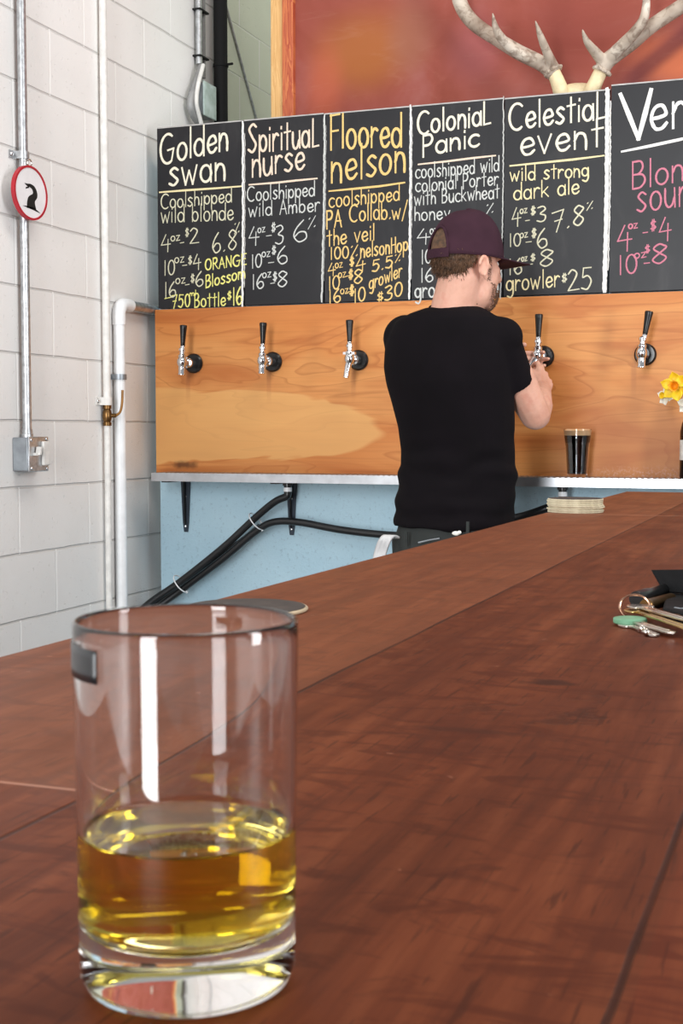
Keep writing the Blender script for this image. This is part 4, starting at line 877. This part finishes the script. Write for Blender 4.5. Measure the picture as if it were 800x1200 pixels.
for i in range(9):
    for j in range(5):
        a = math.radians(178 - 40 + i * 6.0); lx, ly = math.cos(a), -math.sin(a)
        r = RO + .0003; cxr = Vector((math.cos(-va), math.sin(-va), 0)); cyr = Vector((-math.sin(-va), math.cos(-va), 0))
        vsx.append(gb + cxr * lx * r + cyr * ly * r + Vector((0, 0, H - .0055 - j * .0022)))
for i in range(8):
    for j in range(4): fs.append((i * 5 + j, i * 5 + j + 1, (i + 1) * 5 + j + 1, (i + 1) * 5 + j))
o = mb.add(vsx, fs).build('dark_mark', M['rubber'], tg, sharp=180); sd = o.modifiers.new('solid', 'SOLIDIFY'); sd.thickness = .0003  # dark curved patch on the outer wall, just below the rim

# ================================================================== THE MAN AT THE TAP
PR = Vector((-.97, 3.55, 0))
man = thing('person', PR, 'man in black t-shirt and maroon cap seen from behind, pouring at a tap', 'person')
def J(px, py, Y=3.55): return at(px, py, Y=Y)
S = 3.70 / F
def zpx(py): return at(535, py, Y=3.55).z
th = math.radians(12)                                  # torso turned a little to the right
tR = Vector((math.cos(th), -math.sin(th), 0)); tF = Vector((math.sin(th), math.cos(th), 0))
def ring(py, xl, xr, b, fwd=0.0, n=36, ex=2.3, grow=0.0):
    c = J((xl + xr) / 2, py); a = (J(xr, py) - J(xl, py)).length / 2 * .985 + grow; out = []
    for i in range(n):
        t = 2 * PI * i / n; ct, st = math.cos(t), math.sin(t)
        x = math.copysign(abs(ct) ** (2 / ex), ct) * a; y = math.copysign(abs(st) ** (2 / ex), st) * (b + grow)
        out.append(c + tR * x + tF * (y + fwd))
    return out
sil = [(352, 512, 553, .052, .015), (360, 503, 560, .062, .0), (367, 484, 574, .078, -.01), (376, 466, 588, .092, -.01), (390, 456, 596, .106, -.005), (410, 450, 600, .118, 0), (430, 450, 600, .124, 0), (450, 454, 599, .126, 0), (470, 459, 598, .124, .005), (500, 465, 597, .12, .012), (530, 467.5, 596, .117, .018), (560, 467, 596, .118, .018), (585, 466, 597, .122, .012), (610, 463, 600, .126, .005), (632, 461, 601, .128, 0)]
# --- head frame
HC = J(547, 312, 3.53)
fy = math.radians(37); hp_ = math.radians(-4)
Rm = Matrix.Rotation(-fy, 3, 'Z') @ Matrix.Rotation(hp_, 3, 'X')
def Hd(x, y, z): return HC + Rm @ Vector((x, y, z))
body = MB()
body.ell(Hd(0, -.008, .048), (.075, .096, .096), Rm, 24, 18)             # skull
body.ell(Hd(0, .048, -.022), (.058, .048, .072), Rm)                    # face
body.ell(Hd(0, .040, -.066), (.050, .052, .050), Rm)                    # jaw
body.ell(Hd(0, .078, -.094), (.024, .018, .018), Rm)                    # chin
body.ell(Hd(.034, .062, -.008), (.022, .022, .018), Rm); body.ell(Hd(-.034, .062, -.008), (.022, .022, .018), Rm)
body.ell(Hd(0, .082, .034), (.055, .016, .012), Rm)                     # brow
body.cap(Hd(0, .092, .020), Hd(0, .110, -.022), .008, .012); body.ell(Hd(.011, .098, -.026), (.008, .009, .007), Rm); body.ell(Hd(-.011, .098, -.026), (.008, .009, .007), Rm)
for s in (1, -1):                                                       # ears: rim, bowl, lobe
    e = []
    for i in range(15):
        t = math.radians(-70 + 250 * i / 14); e.append(Hd(s * (.079 + .009 * (1 if 3 < i else .6)), -.012 + .014 * math.cos(t), -.010 + .026 * math.sin(t)))
    body.tube(e, .0052, 10); body.ell(Hd(s * .078, -.008, -.008), (.006, .017, .028), Rm); body.ell(Hd(s * .079, .004, -.036), (.006, .008, .010), Rm)
    body.ell(Hd(s * .083, .010, -.008), (.005, .005, .009), Rm)
neckb = J(531, 366, 3.535); body.cap(Hd(0, -.018, -.03), neckb, .060, .066, 20)
body.loft([ring(*r[:3], r[3], r[4], grow=-.008) for r in sil])
# --- pelvis and legs (behind the counter)
pc = J(531, 640); pz = .90
hipL, hipR = PR + tR * -.09 + Vector((0, 0, .90)), PR + tR * .09 + Vector((0, 0, .90))
body.ell(PR + Vector((0, 0, .92)), (.155, .115, .13), Matrix.Rotation(-th, 3, 'Z'))
feet = []
for hpnt, s in ((hipL, -1), (hipR, 1)):
    kn_ = hpnt + tR * s * .015 + tF * .025 + Vector((0, 0, -.42)); ak = hpnt + tR * s * .03 + tF * -.01 + Vector((0, 0, -.82))
    body.cap(hpnt, kn_, .085, .056); body.cap(kn_, kn_.lerp(ak, .35) - tF * .012, .055, .054); body.cap(kn_.lerp(ak, .35) - tF * .012, ak, .054, .037)
    body.cap(ak + Vector((0, 0, -.035)) - tF * .02, ak + tF * .13 + Vector((0, 0, -.055)), .034, .024); feet.append(ak)
# --- arms
shR, elR, wrR = J(581, 398, 3.53), J(627, 486, 3.66), J(635, 457, 3.90)
body.cap(shR, shR.lerp(elR, .5), .054, .050); body.cap(shR.lerp(elR, .5), elR, .052, .043); body.cap(elR, elR.lerp(wrR, .35), .043, .043); body.cap(elR.lerp(wrR, .35), wrR, .043, .027)
shL = J(476, 397, 3.58); elL = J(520, 480, 3.80); wrL = J(583, 424, 4.03)
body.cap(shL, shL.lerp(elL, .5), .054, .050); body.cap(shL.lerp(elL, .5), elL, .052, .043); body.cap(elL, elL.lerp(wrL, .35), .043, .041); body.cap(elL.lerp(wrL, .35), wrL, .041, .027)
def hand(w, f, s, pn, spread, curls, thumb):
    """w wrist, f towards the knuckles, s from little finger to index, pn out of the palm; all world vectors."""
    f, s, pn = Vector(f).normalized(), Vector(s).normalized(), Vector(pn).normalized()
    for k in range(4):
        o = (k - 1.5) * .0185
        body.cap(w + s * o * .6, w + f * (.078 - .004 * abs(k - 2)) + s * o - pn * .001, .0145, .0112, 10)
    lens = [(.030, .020, .016), (.038, .025, .018), (.042, .028, .019), (.037, .023, .018)]
    for k in range(4):
        o = (k - 1.5) * .0185; p = w + f * (.080 - .004 * abs(k - 2)) + s * o; a = 0.0; fd = (f + s * spread * (k - 1.5)).normalized()
        for q, (ln, cu) in enumerate(zip(lens[k], curls)):
            a += math.radians(cu); d = fd * math.cos(a) + pn * math.sin(a); r0 = .0088 - .0008 * q
            body.cap(p, p + d * ln, r0, r0 - .0007, 10); p = p + d * ln
    p = w + f * .022 + s * .026 + pn * .006; d = (f * thumb[0] + s * thumb[1] + pn * thumb[2]).normalized()
    body.cap(w + f * .01 + s * .012, p + d * .026, .017, .0115, 10); p = p + d * .026
    d2 = (d + f * .35 + pn * .3 - s * .2).normalized(); body.cap(p, p + d2 * .030, .0105, .0095, 10); p = p + d2 * .030
    d3 = (d2 + pn * .5 - s * .3).normalized(); body.cap(p, p + d3 * .022, .0095, .0078, 10)
cr = Vector((.939, -.345, 0)).normalized(); cr = Vector((math.cos(YAW), math.sin(YAW), 0)); cf = Vector((-math.sin(YAW), math.cos(YAW), 0)); up = Vector((0, 0, 1))
# right hand: knuckles up and to the right, fingers closing to the left round the spout's foot
hand(wrR, cr * .18 + up * .5 + cf * .7, up * .7 - cr * .5, cf * .75 - cr * .25 - up * .2, .08, (18, 55, 40), (.5, .7, .4))
# left hand: reaching from the left, fingers round the faucet body
hand(wrL, cr * .95 - up * .02 + cf * .02, up * .95, cf * -.9 + cr * .1, .03, (2, 38, 40), (.6, .6, .5))
bd = remesh(body, .0038, 5, .5)
bo = bd.build('body', M['skin'], man, sharp=180)
# --- eyes, mouth
for s in (1, -1): MB().ell(Hd(s * .030, .073, .012), (.0105, .010, .009), Rm, 14, 10).build('eye', M['eye'], man)
MB().tube(crm([Hd(-.022, .083, -.058), Hd(-.010, .0915, -.056), Hd(0, .093, -.057), Hd(.010, .0915, -.056), Hd(.022, .083, -.058)]), interp([.0015, .004, .0045, .004, .0015]), 10).build('mouth', M['lip'], man)
# --- t-shirt
sh = MB()
rows = []
for r in sil[:-1] + [(617, 462.5, 600.5, .126, .003)]: rows.append(ring(r[0] if r[0] > 355 else 356, *r[1:3], r[3], r[4], grow=.006))
sh.loft(rows[1:])
slv = J(603, 452, 3.60)
sh.tube([shR + (shR - slv).normalized() * .02, shR, shR.lerp(slv, .35), shR.lerp(slv, .7), slv], [.05, .062, .061, .059, .058], 22)
sh.ell(shR + Vector((-.004, 0, -.002)), (.064, .07, .062)); sh.ell(shL, (.066, .074, .068))
slL = shL.lerp(elL, .72); sh.tube([shL, shL.lerp(slL, .5), slL], [.07, .07, .067], 22)
for s, pA in ((1, J(588, 382, 3.53)), (-1, J(472, 382, 3.565))): sh.cap(neckb + Vector((0, 0, -.055)) + tR * s * .03, pA + Vector((0, 0, -.03)), .062, .056)
st = remesh(sh, .006, 8, .5)
zlo, zhi = zpx(640), zpx(470)
for i, (v, nn) in enumerate(zip(st.v, st.n)):
    k = max(0, min(1, (zpx(500) - v.z) / .12)) * (1 if v.z > zpx(626) else .4)
    ang = (v - PR).dot(tR)
    w = .7 * math.sin((v.z + .25 * ang * math.sin(v.x * 9) + .03 * mnoise.noise(v * 9)) * 95) * .5 + 1.5 * mnoise.noise(Vector((v.x * 6, v.y * 6, v.z * 22)))
    f2 = mnoise.noise(v * 8 + Vector((3, 1, 7))) * .004
    st.v[i] = v + nn * (k * w * .0065 + f2)
st.build('t_shirt', M['shirt'], man, sharp=180)
nc = MB(); rg = ring(359, 507, 561, .062, .002, grow=.005); nc.tube([p + Vector((0, 0, .004 * math.cos(2 * PI * i / 36))) for i, p in enumerate(rg)], .005, 8, closed=True); nc.build('collar', M['shirt'], man)
# --- trousers
tz0 = zpx(612)
tr = MB(); tr.loft([ring(py, xl, xr, b, 0.0) for py, xl, xr, b in ((614, 466, 597, .120), (640, 461, 601, .128), (680, 459, 603, .132), (720, 462, 600, .12))])
for hpnt, s, ft in ((hipL, -1, feet[0]), (hipR, 1, feet[1])):
    kn_ = hpnt + tR * s * .015 + tF * .025 + Vector((0, 0, -.42)); tr.tube([hpnt + Vector((0, 0, .03)), hpnt, kn_, ft + Vector((0, 0, .0))], [.098, .098, .075, .062], 20)
tt = remesh(tr, .008, 6); tt.build('trousers', M['jeans'], man, sharp=180)
for px, py, wv, hv in ((476, 632, .004, .02), (548, 620, .004, .02)):
    c = J(px, py, 3.418); MB().obox(c, tR * wv, tF * .003, Vector((0, 0, hv))).build('belt_loop', M['jeans'], man)
MB().tube(crm([J(490, 636, 3.418), J(503, 633, 3.417), J(515, 631, 3.416)]), .0025, 8).build('pocket_welt', M['greybox'], man)
MB().ell(J(534, 625, 3.414), (.011, .004, .006), nu=14, nv=10).ell(J(538, 624, 3.413), (.006, .004, .005), nu=12, nv=8).build('pocket_tag', M['paper'], man)
for ft in feet:
    b0 = ft - tF * .03; mb = MB(); pts = []
    for yy, wd, hh in ((-.045, .028, .055), (-.02, .036, .075), (.03, .037, .08), (.08, .04, .06), (.14, .043, .045), (.19, .036, .036), (.215, .018, .024)):
        c = Vector((ft.x, ft.y, 0)) + tF * yy; rr = []
        for i in range(16):
            t = 2 * PI * i / 16; rr.append(c + tR * wd * math.cos(t) + Vector((0, 0, max(0, hh / 2 + hh / 2 * math.sin(t) * 1.0))))
        pts.append(rr)
    mb.loft(pts).build('shoe', M['shoe'], man, sharp=60)
# --- cap: crown with an opening at the back, strap, brim, button
cz = .018
def crown(a, t, k=1.0):     # a azimuth from the face direction, t 0..1 rim->top
    e = t * PI / 2; r = math.cos(e) ** .82; return Hd((.087 * k * r) * math.sin(a), -.006 + .1085 * k * r * math.cos(a), cz + .132 * k * math.sin(e) ** 1.0 + .004 * math.cos(a))
mb = MB(); NA, NTt = 72, 22; vsx = []; fs = []
for i in range(NTt + 1):
    for j in range(NA): vsx.append(crown(2 * PI * j / NA, i / NTt))
for i in range(NTt):
    for j in range(NA):
        a = 2 * PI * (j + .5) / NA; t = (i + .5) / NTt; db = (a - PI) / .52; dt_ = t / .40
        if db * db + dt_ * dt_ < 1: continue
        fs.append((i * NA + j, i * NA + (j + 1) % NA, (i + 1) * NA + (j + 1) % NA, (i + 1) * NA + j))
cpo = mb.add(vsx, fs).build('cap_crown', M['cap'], man, sharp=180); sd = cpo.modifiers.new('solid', 'SOLIDIFY'); sd.thickness = .0025; sd.offset = 1
# rim piping round the opening
arc = [crown(PI + .52 * math.cos(u_), .40 * math.sin(u_), 1.012) for u_ in [PI * i / 24 for i in range(25)]]
MB().tube(arc, .0035, 8).build('opening_binding', M['cap'], cpo)
mb = MB(); vsx = []; fs = []
for i in range(21):
    a = PI - .56 + 1.12 * i / 20
    for k, zz_ in ((1.012, -.008), (1.012, .016), (1.04, .016), (1.04, -.008)): p = crown(a, 0, k); vsx.append(p + Rm @ Vector((0, 0, zz_)))
for i in range(20):
    for k in range(4): fs.append((4 * i + k, 4 * i + (k + 1) % 4, 4 * i + 4 + (k + 1) % 4, 4 * i + 4 + k))
fs += [(3, 2, 1, 0), (80, 81, 82, 83)]
mb.add(vsx, fs).build('cap_strap', M['cap'], cpo)
mb = MB(); vsx = []; fs = []; NB = 24
for i in range(NB + 1):
    a = -1.12 + 2.24 * i / NB
    for j in range(8):
        q = j / 7; base = crown(a, 0, .99); base_l = Vector((.087 * math.sin(a), -.006 + .1085 * math.cos(a), cz + .006))
        tipy = .112 + .086 * math.cos(a * 1.32) ** .6 if abs(a) < 1.15 else .1
        lx = base_l.x * (1 + .02 * q); ly = base_l.y + (max(tipy, base_l.y) - base_l.y) * q; lz = base_l.z + .006 * q - .012 * (base_l.x / .08) ** 2 * q
        vsx.append(Hd(lx, ly, lz))
for i in range(NB):
    for j in range(7): fs.append((i * 8 + j, i * 8 + j + 1, (i + 1) * 8 + j + 1, (i + 1) * 8 + j))
br = mb.add(vsx, fs).build('cap_brim', M['cap'], cpo, sharp=180); sd = br.modifiers.new('solid', 'SOLIDIFY'); sd.thickness = .003
MB().ell(Hd(0, -.006, cz + .134), (.008, .008, .004), Rm, 12, 8).build('cap_button', M['cap'], cpo)
# --- hair: scalp shell and short curls below the cap, beard and sideburns
def strands(n, region, length, rad, lo, out, seed, droop=.5):
    rnd = random.Random(seed); mb = MB(); cnt = 0
    while cnt < n:
        a = rnd.uniform(-PI, PI); z = rnd.uniform(lo[0], lo[1])
        if not region(a, z): continue
        p, nn = out(a, z); cnt += 1
        tang = Vector((rnd.uniform(-1, 1), rnd.uniform(-1, 1), rnd.uniform(-1.6, .1))).normalized()
        L_ = length * rnd.uniform(.6, 1.3); d1 = (nn * .7 + tang * .9).normalized(); d2 = (tang + Vector((0, 0, -droop)) - nn * .25).normalized()
        q = p + d1 * L_ * .5; q2 = q + d2 * L_ * .6
        mb.tube([p, p.lerp(q, .6) + nn * .001, q, q2], [rad, rad, rad * .8, rad * .2], 5)
    return mb
def scalp(a, z):
    zz_ = (z - .040) / .099; r = math.sqrt(max(.05, 1 - zz_ * zz_)); p = Vector((.076 * r * math.sin(a), -.008 + .098 * r * math.cos(a), z)); n = Vector((p.x / .006, (p.y + .008) / .0096, (z - .04) / .0098)).normalized()
    return HC + Rm @ p, Rm @ n
shell = MB(); vsx = []; fs = []
for i in range(13):
    z = -.052 + .156 * i / 12
    for j in range(40):
        a = PI - 1.35 + 2.7 * j / 39; p, n = scalp(a, z); edge_ = min(1, min(i, 40) / 2.0); vsx.append(p + n * (.0008 + (.004 if z < .03 else .002) * edge_ + .0012 * mnoise.noise(p * 90)))
for i in range(12):
    for j in range(39):
        a = PI - 1.35 + 2.7 * (j + .5) / 39; z = -.052 + .156 * (i + .5) / 12
        if z < -.05 + .05 * (abs(a - PI) / 1.35) ** 2 or (z > .035 and abs(a - PI) > .75): continue
        fs.append((i * 40 + j, i * 40 + j + 1, (i + 1) * 40 + j + 1, (i + 1) * 40 + j))
hs = shell.add(vsx, fs)
cu = strands(1500, lambda a, z: abs(abs(a) - PI) < 1.38 and z > -.056 + .055 * ((PI - abs(a)) / 1.38) ** 2 + .008 * math.sin(a * 11), .016, .0011, (-.056, .034), scalp, 3)
hs.add(cu.v, cu.f); hs.build('hair', M['hair'], man, sharp=180)
def jaw(a, z):
    k = (z + .066) / .062; r = math.sqrt(max(.06, 1 - k * k)); p = Vector((.057 * r * math.sin(a), .040 + .060 * r * math.cos(a), z)); n = Vector((math.sin(a), math.cos(a), k * .8)).normalized()
    return HC + Rm @ p, Rm @ n
bm_ = strands(1900, lambda a, z: abs(a) < 1.5 and (z < -.06 or abs(a) > 1.2) and z < -.045 + .04 * max(0, abs(a) - 1.2) and (abs(a) < 1.3 or z > -.09), .005, .00042, (-.118, .0), jaw, 5, .2)
sb_ = strands(260, lambda a, z: 1.15 < abs(a) < 1.42, .007, .0005, (-.04, .03), lambda a, z: (Hd(math.copysign(.066, a), .024 + .012 * (1.3 - abs(a)) * 4, z), Rm @ Vector((math.copysign(1, a), .1, 0))), 6, .6)
bm_.add(sb_.v, sb_.f); bm_.build('beard', M['beard'], man, sharp=180)
# --- white bar towel hanging at his left hip
tw0 = J(459, 629, 3.47); mb = MB(); vsx = []; fs = []
path = crm([J(462, 630, 3.47), J(456, 628, 3.45), J(451, 633, 3.44), J(447, 643, 3.44), J(444, 656, 3.44), J(442, 680, 3.44), J(441, 705, 3.45)], 5)
for i, p in enumerate(path):
    for j in range(9):
        e = j / 8 - .5; vsx.append(p + (cr * .9 - cf * .44) * .034 * e + cf * (.002 * math.sin(j * 1.9 + i * .15)))
for i in range(len(path) - 1):
    for j in range(8): fs.append((i * 9 + j, i * 9 + j + 1, (i + 1) * 9 + j + 1, (i + 1) * 9 + j))
o = mb.add(vsx, fs).build('bar_towel', M['towel'], sharp=180); sd = o.modifiers.new('solid', 'SOLIDIFY'); sd.thickness = .006; sd.offset = 0
tag(o, "white bar towel hanging from the man's left hip above the counter edge", 'towel')
